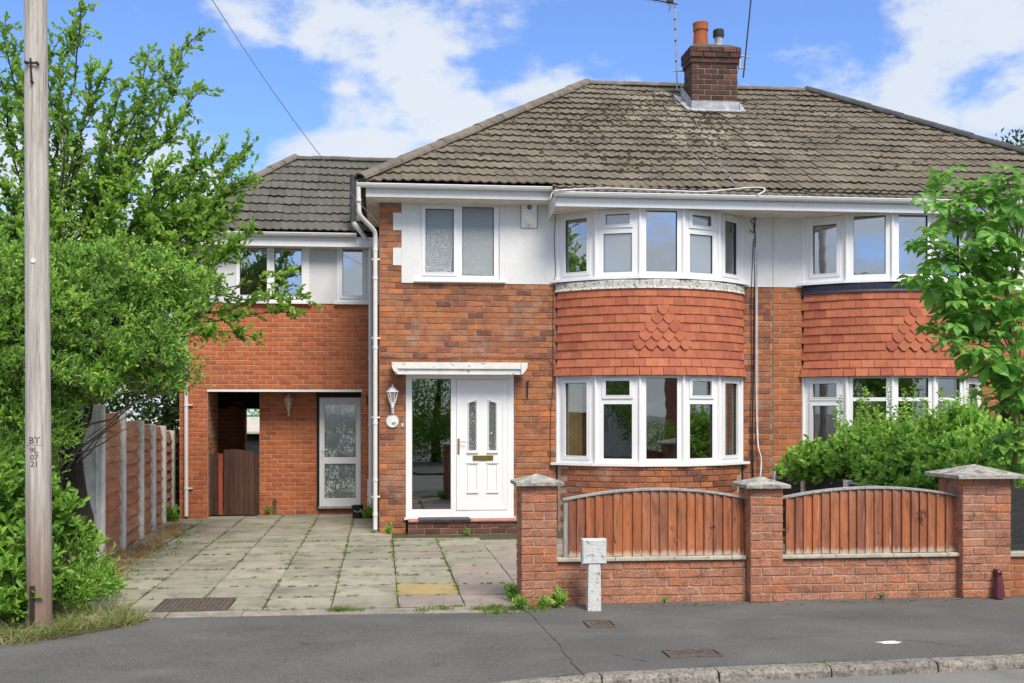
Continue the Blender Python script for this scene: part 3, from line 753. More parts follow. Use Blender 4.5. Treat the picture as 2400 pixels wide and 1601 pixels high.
def main_wall(root, side):
    """side 0: left house, 1: neighbour"""
    cx = BAYX[side]; bx0, bx1 = cx-1.56, cx+1.56
    x0, x1 = (XL, XP-.004) if side == 0 else (XP+.004, XR)
    door = (doorX[0], doorX[1], -.2, doorZ[1]) if side == 0 else (mirror(doorX[1])-.35, mirror(doorX[0])-.35, -.2, doorZ[1])
    bath = (.62, 1.90, 4.03, 5.33) if side == 0 else (mirror(1.90), mirror(.62), 4.03, 5.33)
    bay = (bx0, bx1, -.2, 5.14)
    w = MB(); w.holed(x0, x1, -.2, 5.261, [door, bath, bay], YM+.010, YM+.25)
    w.box(x0, x0+.2 if side == 0 else x0+.002, YM+.251, 24.5, -.2, 5.5) if side == 0 else w.box(XR-.2, XR, YM+.251, 24.5, -.2, 5.5)
    w.box(x0, x1, 24.5, 24.7, -.2, 5.4)
    wall = w.build('wall', M['mortar'] if side == 0 else M['mortar_pale'], root)
    bm = M['brick_main'] if side == 0 else M['brick_neighbour']
    pcs = []
    # white render zone: toothed against the brick quoins on the outer side
    if side == 0: rend = [(.325, bx0, 3.99, 5.3)]; teeth = [(.19, .325, -.02+.09321*k, -.02+.09321*(k+3)) for k in (46, 52)]
    else: rend = [(bx1, mirror(.325), 3.99, 5.3), (x0, bx0, 3.99, 5.3)]; teeth = []
    if side == 0: rend.append((bx1, x1, 3.99, 5.3))
    holes = [door, bath, bay] + rend + teeth
    lay(pcs, x0, x1, -.02, 5.20, holes, .258, .0932, .013, FX(YM), .1, bm, wall, jit=.0045 if side == 0 else .002)
    if side == 1: pcs.sort(key=lambda p: p[0].translation.x)
    # curved brick dwarf wall below the bay
    b = MB(); n = 20; vs = []; fs = []
    for i in range(n+1):
        a = -50+100*i/n; p = arc(cx, a, BR-.02); q = arc(cx, a, BR-.22)
        vs += [(p.x, p.y, -.1), (p.x, p.y, 1.05), (q.x, q.y, 1.05), (q.x, q.y, -.1)]
    for i in range(n): fs += [(i*4, (i+1)*4, (i+1)*4+1, i*4+1), (i*4+1, (i+1)*4+1, (i+1)*4+2, i*4+2)]
    b.add(vs, fs); base = b.build('bay_base', M['mortar_pale'], root)
    low = []
    for r in range(11, -1, -1):
        k = 0; na = 14
        for k in range(-na//2, na//2+1):
            ac = (k + (r % 2)*.5)*7.35
            if abs(ac) > 47.5: continue
            T = frame(arc(cx, ac, BR, -.02+.0932*(r+.5)), (math.cos(R(ac)), math.sin(R(ac)), 0))
            low.append((T, .245, .080, .1, bm, base))
    if side == 0:
        pcs = [p for p in pcs]; emit(pcs[::-1], 300); emit(low, 140)
    else: emit(pcs, 200); emit(low, 0)
    # render skins
    for (a, b_, c, d) in rend:
        m = MB(); m.holed(a, b_, c, 5.261, [bath] if side == 0 or a > 9 else [], YM-.010, YM+.008)
        if side == 0 and a < 1:
            for tz in teeth: m.box(tz[0], tz[1]-.002, YM-.010, YM+.008, tz[2], tz[3])
        m.build('render_panel', M['render'] if side == 0 else M['render'], root)
    # room shells behind the windows
    m = MB(); m.box(x0+.25, x1-.05, 19.9, 20.0, 0, 5.2); m.box(x0+.25, x1-.05, YM+.3, 20, 2.62, 2.78); m.box(x0+.25, x1-.05, YM+.3, 20, -.1, .02)
    m.box(x0+.25, x1-.05, YM+.3, 20, 5.21, 5.25)
    m.box(2.45 if side == 0 else 10.3, 2.6 if side == 0 else 10.45, YM+.3, 19.9, .02, 5.2); m.build('room', M['interior'], root)
    # bay floor / ceiling slabs
    m = MB()
    for (z0, z1, rr) in ((2.50, 4.03, BR-.10),):
        vs = []; fs = []
        for i in range(n+1):
            p = arc(cx, -50+100*i/n, rr); vs += [(p.x, p.y, z0), (p.x, p.y, z1)]
        for i in range(n): fs.append((i*2, i*2+2, i*2+3, i*2+1))
        fs += [tuple(range(0, 2*n+2, 2)), tuple(range(2*n+1, -1, -2))]
        m.add(vs, fs)
    m.build('bay_core', M['render_grey'], root)
    return wall
wallL = main_wall(house, 0); wallR = main_wall(neigh, 1)

# brick step under the front door
m = MB(); m.box(doorX[0]+.03, doorX[1]+.02, 16.10, 16.6, -.05, .195); step = m.build('door_step', M['mortar'], house)
pcs = []; lay(pcs, doorX[0]+.03, doorX[1]+.02, 0, .19, [], .258, .095, .014, FX(16.09), .1, M['brick_dark'], step); emit(pcs, 60)
for k in range(12):
    m = MB(); a = doorX[0]+.03+k*.1445; m.box(a+.002, a+.1425, 16.06, 16.40, .196, .225, .004); m.build('step_tile', M['sill_pink'], step)

# front door unit ------------------------------------------------------
def door_unit(root, x0, x1, z0, z1, Y, full=True):
    w = x1-x0; h = z1-z0; T = FX(Y, x0, z0)
    sx = w/(1204-946)      # metres per surveyed pixel
    def X(u): return (u-946)*sx
    def Z(v): return (1214-v)*h/(1214-879)
    m = MB(); m.M = T
    gl = (X(960.5), X(1053), Z(1195), Z(898)); dr = (X(1066), X(1189), Z(1198), Z(899))
    m.holed(0, w, 0, h, [gl, dr], 0, .08); m.box(-.004, w+.004, -.004, .09, h-.085, h-.075); m.box(-.03, w+.03, -.05, .03, -.028, .0)
    fr = m.build('door_frame', M['upvc'], root)
    g_ = MB(); g_.M = T; g_.box(gl[0]+.003, gl[1]-.003, .028, .04, gl[2]+.003, gl[3]-.003); g_.build('side_pane', M['glass_side'], fr)
    k = MB(); k.M = T; k.holed(gl[0], gl[1], gl[2], gl[3], [(gl[0]+.008, gl[1]-.008, gl[2]+.008, gl[3]-.008)], .01, .027); k.build('gasket', M['seal'], fr)
    # door leaf
    m = MB(); m.M = T; e = .012
    lx0, lx1, lz0, lz1 = dr[0]+.004, dr[1]-.004, dr[2]+.004, dr[3]-.004
    px0, px1, pz0, pz1 = X(1078.5), X(1177), Z(1184), Z(911)
    win = [(X(1096.5), X(1112.5), Z(1062), Z(951)), (X(1144.5), X(1160.5), Z(1062), Z(951))]
    m.holed(lx0, lx1, lz0, lz1, [(px0, px1, pz0, pz1)], -.012, .05)
    m.holed(px0, px1, pz0, pz1, win, -.004, .04)
    leaf = m.build('door', M['upvc'], root)
    for i, wn in enumerate(win):
        a, b, c, d = wn; o = .026; tip = .045; s = 1 if i == 0 else -1
        # moulded surround with a raked head
        y0, y1 = -.026, -.005
        hl, hr = (d-.02, d+tip-.02) if s > 0 else (d+tip-.02, d-.02)
        out = [(a-o, c-o), (b+o, c-o), (b+o, hr+o), (a-o, hl+o)]; inn = [(a, c), (b, c), (b, hr-.004), (a, hl-.004)]
        k = MB(); k.M = T
        v = [(p[0], y1, p[1]) for p in out] + [(p[0]*.5+q[0]*.5, y0, p[1]*.5+q[1]*.5) for p, q in zip(out, inn)] + [(q[0], y1, q[1]) for q in inn]
        f = []
        for r_ in (0, 4):
            for j in range(4):
                j2 = (j+1) % 4; f.append((r_+j, r_+j2, r_+4+j2, r_+4+j))
        k.add(v, f); k.box(a-.012-o, b+.012+o, -.032, -.004, c-o-.012, c-o+.006)
        k.build('moulding', M['upvc'], leaf)
        g_ = MB(); g_.M = T
        g_.add([(a, .010, c), (b, .010, c), (b, .010, hr), (a, .010, hl), (a, .02, c), (b, .02, c), (b, .02, hr), (a, .02, hl)], [(0,1,2,3), (7,6,5,4)])
        g_.build('door_pane', M['glass_leafdoor'], leaf)
    for (ua, ub) in ((1092.5, 1118), (1140, 1166)):
        k = MB(); k.M = T; a, b, c, d = X(ua), X(ub), Z(1157), Z(1090)
        k.holed(a, b, c, d, [(a+.022, b-.022, c+.022, d-.022)], -.012, -.005); k.holed(a+.008, b-.008, c+.008, d-.008, [(a+.016, b-.016, c+.016, d-.016)], -.020, -.0125)
        k.box(a-.01, b+.01, -.026, -.005, d-.004, d+.010); k.box(a-.012, b+.012, -.026, -.005, c-.012, c+.004)
        k.build('moulding', M['upvc'], leaf)
    k = MB(); k.M = T; a, b, c, d = X(1105.5), X(1154.5), Z(1084.5), Z(1073)
    k.holed(a, b, c, d, [(a+.012, b-.012, c+.012, d-.012)], -.020, -.005); k.box(a+.013, b-.013, -.013, -.005, c+.013, d-.013)
    k.build('letter_plate', M['brass'], leaf)
    k = MB(); k.M = T; k.box(X(1069), X(1073.5), -.028, -.0125, Z(1069), Z(1034))
    k.tube([(X(1071.3), -.02, Z(1041)), (X(1071.3), -.065, Z(1041)), (X(1074), -.07, Z(1041)), (X(1089), -.068, Z(1042))], .008, 8); k.tube([(X(1071.3), -.034, Z(1056)), (X(1071.3), -.027, Z(1056))], .011, 8)
    k.build('handle', M['brass'], leaf)
    return leaf
M['glass_side'] = glassmat('side light glass', .17, tint=(.5, .52, .53), rough=.008)
M['glass_leafdoor'] = glassmat('obscure door glass', .2, rough=.08, pattern='leaf', body=(.10, .12, .12), bodyfac=.7)
door_unit(house, doorX[0], doorX[1], .235, doorZ[1], YM+.0)
# canopy board above the door
cz0, cz1 = AZ(1076, 878, 16.1), AZ(1076, 850, 16.1); cxa, cxb = AX(918, 16.1), AX(1234.5, 16.1)
m = MB(); m.box(cxa+.09, cxb-.09, 16.12, YM-.002, cz0+.02, cz1-.005)
m.box(cxa+.05, cxb-.05, 16.05, 16.118, cz0, cz0+.085); m.box(cxa+.02, cxb-.02, 16.02, 16.118, cz0+.088, cz1)
for s, xx in ((1, cxa), (-1, cxb)):
    pts = [(xx, cz1), (xx, cz0+.12), (xx+s*.03, cz0+.06), (xx+s*.10, cz0-.004), (xx+s*.10, cz1)]
    m.prism(pts, 'y', 16.0, YM-.002)
canopy = m.build('door_canopy', M['flaky'], house)

# bathroom window
bx0, bx1, bz0, bz1 = .622, 1.898, 4.035, 5.30
m = MB(); m.box(bx0-.10, bx1+.10, YM-.07, YM+.05, bz0-.03, bz0-.001); m.build('window_sill', M['upvc'], house)
wv = bx1-bx0
window(house, FX(YM+.02, bx0, bz0), wv, bz1-bz0, [(.085, .54, .13, 1.17-.02, True), (.675, 1.19, .085, 1.215, False)], glass='glass_frost')
m = MB(); m.box(bx0+.001, bx1-.001, YM-.02, YM+.018, 5.225, 5.30); m.build('window_head', M['upvc_old'], house)

# bays ------------------------------------------------------------------
def bay(root, side):
    cx = BAYX[side]; A = (-50, -30, -10, 10, 30, 50)
    for lvl, (z0, z1) in enumerate(((1.115, 2.50), (4.055, 5.125))):
        h = z1-z0; Rr = BR-.02
        for k in range(5):
            p, q = arc(cx, A[k], Rr, z0), arc(cx, A[k+1], Rr, z0); T = frame(p, q-p); w = (q-p).length
            glass = 'glass' if lvl == 0 else 'glass_up'
            if side == 0:
                if k in (0, 4): cells = [(.15, w-.15, .11, h-.11, True)]
                elif k in (1, 3):
                    tl = .30 if lvl == 0 else .235
                    cells = [(.125, w-.125, .075, h-.12-tl-.03, False), (.16, w-.16, h-tl-.01, h-.085, True)]
                else: cells = [(.10, w-.10, .075, h-.04, False)]
                if lvl == 1 and k in (1, 3): cells = [c[:5] + ('glass_blind',) for c in cells]
                if lvl == 0: cells = [c for c in cells]
            else:
                if lvl == 1: cells = [(.16, w-.15, .14, h-.13, True)] if k == 0 else [(.11, w-.10, .09, h-.035, False)]
                else:
                    if k in (0, 4): cells = [(.16, w-.15, .11, h-.47, True), (.16, w-.15, h-.33, h-.11, True)]
                    else: cells = [(.10, w-.09, .08, h-.40, False), (.10, w-.09, h-.34, h-.03, False)]
            window(root, T, w, h, cells, glass=glass)
        m = MB()
        for a in A:
            p = arc(cx, a, Rr+.004); m = MB(); m.tube([(p.x, p.y, z0), (p.x, p.y, z1)], .028, 8); m.build('corner_post', M['upvc'], root)
        # sill: a thin board following the facets
        m = MB(); o = [arc(cx, a*1.03, Rr+.075) for a in A]; i_ = [arc(cx, a, Rr-.1) for a in A]
        o[0].y = YM-.05; o[-1].y = YM-.05; o[0].x = cx-1.66; o[-1].x = cx+1.66; i_[0].x -= .08; i_[-1].x += .08; i_[0].y = i_[-1].y = YM-.005
        zt = z0-.002; zb = z0-.042; n = 6
        v = [(p.x, p.y, zb) for p in o] + [(p.x, p.y, zt) for p in o] + [(p.x, p.y, zt+.001) for p in i_] + [(p.x, p.y, zb) for p in i_]
        f = []
        for j in range(5):
            f += [(j, j+1, 6+j+1, 6+j), (6+j, 6+j+1, 12+j+1, 12+j), (18+j, 18+j+1, j+1, j)]
        f += [(0, 6, 12, 18), (5, 23, 17, 11)]
        m.add(v, f); m.build('window_sill', M['upvc'], root)
    # band between sill and tiles
    m = MB(); vs = []; fs = []; n = 24
    for i in range(n+1):
        a = -50+100*i/n
        for (rr, z) in ((BR+.005, 4.005), (BR+.035, 3.985), (BR+.03, 3.90), (BR+.045, 3.862), (BR+.0, 3.86)):
            p = arc(cx, a, rr, z); vs.append(tuple(p))
    for i in range(n):
        for j in range(4): fs.append((i*5+j, i*5+j+1, (i+1)*5+j+1, (i+1)*5+j))
    m.add(vs, fs); m.build('lead_band', M['band'] if side == 0 else M['band_navy'], root)
    # hanging tiles
    m = MB(); vs = []; fs = []
    for i in range(n+1):
        a = -50+100*i/n
        for (rr, z) in ((BR-.02, 3.95), (BR-.02, 2.62), (BR+.02, 2.52), (BR-.09, 2.505)):
            p = arc(cx, a, rr, z); vs.append(tuple(p))
    for i in range(n):
        for j in range(3): fs.append((i*4+j, i*4+j+1, (i+1)*4+j+1, (i+1)*4+j))
    m.add(vs, fs); skirt = m.build('tile_skirt', M['dark'], root)
    tops = 3.94; rows = 10; zb = 2.505; gH = (3.88-zb)/rows
    wt = .1835; da = math.degrees(wt/BR)
    for r in range(rows):
        z_low = 3.88 - (r+1)*gH; hgt = gH + .05 if r else gH + .09
        flare = .045*max(0, (r-7))/2; phase = (r % 2)*.5
        ac_diamond = []
        if 2 <= r <= 6: ac_diamond = [(q-(r-2)/2)*1.0 for q in range(r-1)]
        base = (.0 if r % 2 == 0 else .5)
        k = -12
        for k in range(-12, 13):
            cc = k + base; a = cc*da
            if abs(a) > 50.6: continue
            wv_ = wt
            if abs(a) > 50-da/2:
                s_ = 1 if a > 0 else -1; lo = abs(a)-da/2; hi = 50.4
                if hi-lo < .6: continue
                a = s_*(lo+hi)/2; wv_ = wt*(hi-lo)/da
            pointed = any(abs(cc-c_) < .1 for c_ in ac_diamond)
            T = frame(arc(cx, a, BR+.012+flare + (.012 if pointed else 0), z_low), (math.cos(R(a)), math.sin(R(a)), 0)) @ Matrix.Translation((0, random.uniform(-.003, .002), random.uniform(-.002, .002))) @ Matrix.Rotation(random.gauss(0, .008), 4, 'Y')
            lean = -.075 - (.22 if r >= 8 else 0)
            T = T @ Matrix.Rotation(-lean*0.0+.0, 4, 'X')
            key = ('ct', round(wv_, 2), round(hgt, 2), pointed, r >= 8, random.randrange(3))
            if key not in _cache:
                mm = MB(); hw = wv_/2-.0015; th = .013; back = .022+(.03 if r >= 8 else 0)
                j = lambda: random.uniform(-.0015, .0015)
                if pointed: ol = [(-hw, hgt*.98), (-hw, .055), (-.028, -.012), (.028, -.012), (hw, .055), (hw, hgt*.98)]
                else: ol = [(-hw, hgt), (-hw, j()), (-hw*.3, j()), (hw*.4, j()), (hw, j()), (hw, hgt)]
                nn = len(ol)
                v = [(x_, -th - 0*z_ + back*z_/hgt, z_) for x_, z_ in ol] + [(x_, back*z_/hgt, z_) for x_, z_ in ol]
                mm.add(v, [tuple(range(nn))] + [(i+nn, (i+1) % nn+nn, (i+1) % nn, i) for i in range(nn)])
                _cache[key] = mm.mesh('hanging_tile', M['clay'])
            obj('hanging_tile', _cache[key], skirt, T)
M['glass_blind'] = glassmat('glass over closed blind', .18, body=(.34, .38, .40), bodyfac=.75)
bay(house, 0); bay(neigh, 1)

# eaves -----------------------------------------------------------------
def gutter(root, x0, x1, Y, z, r=.058, brackets=(), mat='upvc', name='gutter'):
    m = MB(); v = []; n = 8
    for X in (x0, x1):
        for rr in (r, r-.006):
            for k in range(n+1):
                t = math.pi*k/n; v.append((X, Y - math.cos(t)*rr, z - math.sin(t)*rr))
    f = []; w = 2*(n+1); n1 = n+1
    for k in range(n): f += [(k, k+w, k+w+1, k+1), (n1+k+1, n1+k+w+1, n1+k+w, n1+k)]
    f += [(0, n1, n1+w, w)]
    f += [tuple(range(0, n1)), tuple(range(w, w+n1))[::-1]]
    m.add(v, f)
    m.box(x0, x1, Y-r-.004, Y-r+.006, z-.008, z+.006)
    for bx in brackets:
        v = []
        for X in (bx-.012, bx+.012):
            for k in range(n+1):
                t = math.pi*k/n; v.append((X, Y - math.cos(t)*(r+.005), z - math.sin(t)*(r+.005)))
        m.add(v, [(k, k+n1, k+n1+1, k+1) for k in range(n)] + [tuple(range(n1)), tuple(range(n1, 2*n1))[::-1]])
    o = m.build(name, M[mat], root); return smooth_by_angle(o, 35)
GZ = 5.475
kx0, kx1 = 2.70, 10.20          # kicked out lower eave over both bays
m = MB(); m.box(EX0+.05, kx0+.0, 15.99, 16.02, 5.27, 5.43); m.box(EX0+.05, EX0+.08, 16.021, 24.8, 5.27, 5.43); f1 = m.build('fascia', M['upvc_old'], house)
m = MB(); m.box(EX0+.06, kx0, 16.021, YM-.001, 5.262, 5.268); m.box(EX0+.06, XL-.001, YM-.001, 24.8, 5.262, 5.268); m.build('soffit', M['soffit'], house)
gutter(house, EX0-.09, kx0-.02, 15.93, GZ-.02, brackets=(-.1, .9, 1.9, 2.6))
for (root, a, b) in ((house, kx0, XP-.002), (neigh, XP+.002, kx1)):
    m = MB(); m.box(a, b, 15.59, 15.615, 5.10, 5.27); m.build('fascia', M['upvc'], root)
    m = MB(); m.box(a+.001, b-.001, 15.616, YM+.2, 5.128, 5.14); m.build('soffit', M['soffit'], root)
    gutter(root, a-.06 if root is house else a, b, 15.525, 5.295, r=.062, brackets=[a+.2+1.0*i for i in range(4) if a+.2+i < b])
m = MB(); m.prism([(15.59, 5.27), (15.59, 5.10), (16.35, 5.02), (16.38, 5.26)], 'x', kx0-.03, kx0-.001); m.build('eave_cheek', M['upvc_old'], house)
m = MB(); m.prism([(15.59, 5.27), (15.59, 5.10), (16.35, 5.02), (16.38, 5.26)], 'x', kx1+.001, kx1+.03); m.build('eave_cheek', M['upvc_old'], neigh)
m = MB(); m.box(kx1+.03, EX1-.05, 15.99, 16.02, 5.27, 5.43); m.build('fascia', M['upvc_old'], neigh)
m = MB(); m.box(kx1+.03, EX1-.05, 16.021, YM-.001, 5.262, 5.268); m.build('soffit', M['soffit'], neigh)
gutter(neigh, kx1+.04, EX1+.05, 15.93, GZ-.02, brackets=(11, 12))

# roofs -----------------------------------------------------------------
def pick_main(p):
    d = math.hypot((p.x-5.6-(19-p.y)*.15)/1.0, (p.y-18.6)/1.5)
    return 'tile_pale' if random.random() < max(0, 1.05-d*.8) else 'tile_main'
zu = .045      # tile bed above the deck
for root, s in ((house, 0), (neigh, 1)):
    m = MB()
    if s == 0:
        v = [(EX0,EY,EZ-zu),(XP,EY,EZ-zu),(XP,EY+TS,RZ-zu),(RX0,EY+TS,RZ-zu),(EX0,EY+2*TS,EZ-zu),(XP,EY+2*TS,EZ-zu),(EX0,EY,EZ-.15),(XP,EY,EZ-.15),(XP,EY+2*TS,EZ-.15),(EX0,EY+2*TS,EZ-.15)]
        f = [(0,1,2,3),(4,0,3),(5,4,3,2),(6,7,1,0),(9,6,0,4),(8,9,4,5),(9,8,7,6)]
    else:
        v = [(XP,EY,EZ-zu),(EX1,EY,EZ-zu),(RX1,EY+TS,RZ-zu),(XP,EY+TS,RZ-zu),(XP,EY+2*TS,EZ-zu),(EX1,EY+2*TS,EZ-zu),(XP,EY,EZ-.15),(EX1,EY,EZ-.15),(EX1,EY+2*TS,EZ-.15),(XP,EY+2*TS,EZ-.15)]
        f = [(0,1,2,3),(1,5,2),(5,4,3,2),(6,7,1,0),(7,8,5,1),(8,9,4,5),(9,8,7,6)]
    m.add(v, f); k = MB()
    roof = m.build('roof', M['dark'], root)
    td = (0, TS, RZ-EZ)
    if s == 0:
        roof_plane(roof, (EX0, EY-.06, EZ-.04), (1, 0, 0), td, [(0, 0), (XP-EX0, 0), (XP-EX0, TLEN), (RX0-EX0, TLEN)], .30, .316, None, 300, pickmat=pick_main, cuts=[(5.94-EX0+.1, 9, 3.95, 4.6)], sort=lambda i: i[0])
        roof_plane(roof, (EX0-.04, EY+2*TS, EZ-.03), (0, -1, 0), (TS, 0, RZ-EZ), [(0, 0), (2*TS, 0), (TS, TLEN)], .30, .316, 'tile_main', 0)
        halfround(roof, (EX0-.03, EY-.06, EZ+.0), (RX0, EY+TS, RZ+.03), M['ridge'], r=.125)
        halfround(roof, (RX0, EY+TS, RZ+.0), (XP, EY+TS, RZ), M['ridge'], r=.115)
        kp = (kx0-.02, XP)
    else:
        roof_plane(roof, (XP, EY-.06, EZ-.04), (1, 0, 0), td, [(0, 0), (EX1-XP, 0), (RX1-XP, TLEN), (0, TLEN)], .30, .316, None, 300, pickmat=pick_main, cuts=[(0-1, 6.86-XP-.05, 3.95, 4.6)], sort=lambda i: i[1])
        halfround(roof, (EX1, EY-.06, EZ+.0), (RX1, EY+TS, RZ+.03), M['hip_grey'], r=.115)
        halfround(roof, (XP, EY+TS, RZ), (RX1, EY+TS, RZ), M['ridge'], r=.105)
        kp = (XP, kx1+.02)
    m = MB(); m.prism([(15.57, 5.27), (16.05, 5.50), (16.05, 5.40), (15.57, 5.24)], 'x', kp[0], kp[1]); kick = m.build('lower_eave', M['dark'], root)
    roof_plane(kick, (kp[0], 15.55, 5.285), (1, 0, 0), (0, .46, .225), [(0, 0), (kp[1]-kp[0], 0), (kp[1]-kp[0], .50), (0, .50)], .30, .25, None, 40, length=.29, pickmat=pick_main)

# chimney ---------------------------------------------------------------
m = MB(); m.box(5.95, 6.85, 19.21, 19.69, 7.3, 8.93); m.box(5.95-.03, 6.85+.03, 19.21-.03, 19.69+.03, 8.66, 8.93); stack = m.build('chimney', M['mortar'], house)
pcs = []
def brick_box(pcs, x0, x1, y0, y1, z0, z1, L, H, J, mat, par, faces='FLR', d=.10):
    if 'F' in faces: lay(pcs, x0, x1, z0, z1, [], L, H, J, FX(y0), d, mat, par)
    if 'L' in faces: lay(pcs, 0, y1-y0-d, z0, z1, [], L, H, J, frame((x0, y1, 0), (0, -1, 0)), d, mat, par, phase=1)
    if 'R' in faces: lay(pcs, 0, y1-y0-d, z0, z1, [], L, H, J, frame((x1, y0+d, 0), (0, 1, 0)), d, mat, par, phase=1)
brick_box(pcs, 5.94, 6.86, 19.2, 19.70, 7.42, 8.64, .26, .099, .014, M['brick_chimney'], stack)
brick_box(pcs, 5.915, 6.885, 19.17, 19.73, 8.64, 8.74, .26, .1, .01, M['brick_chimney'], stack)
brick_box(pcs, 5.895, 6.905, 19.14, 19.76, 8.74, 8.94, .26, .1, .01, M['brick_chimney'], stack)
emit(pcs, 220)
m = MB(); m.add([(5.90,19.15,8.94),(6.90,19.15,8.94),(6.90,19.75,8.94),(5.90,19.75,8.94),(6.05,19.35,9.06),(6.75,19.35,9.06),(6.75,19.65,9.06),(6.05,19.65,9.06)],[(0,1,5,4),(1,2,6,5),(2,3,7,6),(3,0,4,7),(4,5,6,7)]); m.build('flaunching', M['flaunch'], stack)
c1 = P(1642, 100, 19.5); c2 = P(1684, 100, 19.5)
m = MB(); m.lathe([(.155, 8.98), (.15, 9.05), (.135, 9.25), (.13, 9.33), (.135, 9.36), (.148, 9.365), (.15, 9.38), (.142, 9.40), (.15, 9.47), (.152, 9.51), (.13, 9.515), (.12, 9.35)], c1.x, 19.5, 20, cap=False)
smooth_by_angle(m.build('chimney_pot', M['pot'], stack), 50)
m = MB(); m.lathe([(.11, 9.0), (.085, 9.06), (.07, 9.12), (.075, 9.24), (.08, 9.28), (.0, 9.28)], c2.x, 19.5, 16, cap=False); m.build('flue', M['lead'], stack)
m = MB(); m.lathe([(.105, 9.26), (.108, 9.28), (.108, 9.38), (.095, 9.40), (.0, 9.405)], c2.x, 19.5, 16, cap=False); m.build('flue_cowl', M['cable_black'], stack)
# lead flashing apron
def rz(Y): return EZ + (Y-EY)*(RZ-EZ)/TS
m = MB(); m.box(5.925, 6.875, 19.17, 19.199, rz(19.15)-.02, rz(19.2)+.19)
m.add([(5.87,19.08,rz(19.08)+.055),(6.93,19.08,rz(19.08)+.055),(6.93,19.2,rz(19.2)+.06),(5.87,19.2,rz(19.2)+.06)],[(0,1,2,3)])
for s, xx in ((-1, 5.94), (1, 6.86)):
    m.add([(xx+s*.02,19.17,rz(19.17)+.25),(xx+s*.02,19.85,rz(19.85)+.25),(xx+s*.03,19.85,rz(19.85)+.05),(xx+s*.03,19.17,rz(19.17)+.03),(xx+s*.19,19.85,rz(19.85)+.06),(xx+s*.12,19.1,rz(19.1)+.06),(xx+s*.03,19.08,rz(19.08)+.07)],[(0,1,2,3),(3,2,4,5,6)])
m.build('flashing', M['lead'], stack)

# moss lumps scattered over the roof ---------------------------------------
def moss(root, n, cx, sx, seed, x0, x1):
    r_ = random.Random(seed); m = MB()
    for i in range(n):
        X = r_.gauss(cx, sx) if r_.random() < .75 else r_.uniform(x0, x1)
        Y = r_.triangular(16.1, 20.2, 18.8)
        if r_.random() < .5: Y = EY-.06 + (round((Y-EY)/ (.316*TS/TLEN))+r_.uniform(-.12,.12))*(.316*TS/TLEN)
        if not (x0 < X < x1) or (X - EX0 < (Y-EY)+.25) or (EX1 - X < (Y-EY)+.25) or (5.85 < X < 6.95 and Y > 19.0): continue
        a = r_.uniform(.012, .050)*(1.5 if r_.random() < .2 else .9); z = rz(Y)+.01
        v = []; k = 6
        for j in range(k):
            t = 2*math.pi*j/k; q = a*r_.uniform(.6, 1.3); v.append((X+math.cos(t)*q*1.3, Y+math.sin(t)*q*.8, z+math.sin(t)*q*.55))
        v.append((X, Y-.01, z+a*.8+.012)); v.append((X+a*.4, Y+.02, z+a*.6+.012))
        m.add(v, [(j, (j+1) % k, k) for j in range(k)] + [(0, k+1, 1)])
    m.build('moss', M['moss'], root, kind='stuff')
moss(house, 3600, 5.4, .95, 3, EX0, XP); moss(neigh, 700, 6.9, 1.3, 4, XP, EX1)

# ================================================================== EXTENSION
XE0 = -3.62; ox0, ox1, oz = AX(486.5, YE), AX(847, YE), AZ(660, 915.5, YE)
ez1 = AZ(640, 711, YE)           # top of brickwork
ETOP = 5.05
rx0, rx1 = AX(608, YR), AX(742, YR)
m = MB(); m.holed(XE0, XL-.004, -.15, ETOP, [(ox0, ox1, -.3, oz)], YE+.010, YE+.11)
m.box(XE0, XE0+.2, YE+.111, 23.2, -.1, ETOP)
m.box(XE0, XL, 23.0, 23.2, 2.0, ETOP)
we = m.build('wall', M['mortar_pale'], ext)
pcs = []
lay(pcs, XE0, XL-.004, 0, ez1, [(ox0, ox1, -.3, oz)], .2209, .0868, .012, FX(YE), .09, M['brick_ext'], we, jit=.001)
pcs2 = []
m = MB(); m.box(rx0, rx1, YR+.01, YR+.1, -.1, oz+.35); m.box(rx1, ox1+.14, YR+.13, YR+.16, -.1, oz+.35); m.box(ox1, ox1+.1, YE+.111, YR+.1, -.1, oz+.3)
wr = m.build('recess_wall', M['mortar_pale'], ext)
lay(pcs2, rx0, rx1, 0, oz+.3, [], .2209, .0868, .012, FX(YR), .09, M['brick_ext'], wr, jit=.001)
emit(pcs[::-1], 300 - 120); emit(pcs2, 120)
pcs3 = []
# passage: left inner wall, back pier, right inner wall, ceiling, back lintel
m = MB(); m.box(ox0-.1, ox0-.002, YE+.12, 20.1, -.1, 2.6); m.box(-3.55, -2.86, 22.01, 22.3, -.1, 2.4); m.box(rx0, rx0+.1, YR+.11, 22.3, -.1, 2.4)
wp = m.build('passage_wall', M['mortar_pale'], ext)
lay(pcs3, .12, 1.18, 0, 2.5, [], .2209, .0868, .01, frame((ox0+.004, YE, 0), (0, 1, 0)) @ Matrix.Translation((0, 0, 0)), .08, M['brick_ext'], wp)
pcs3 = [(Matrix.Translation((.0, 0, 0)) @ T, w, h, d, mt, p) for T, w, h, d, mt, p in pcs3]
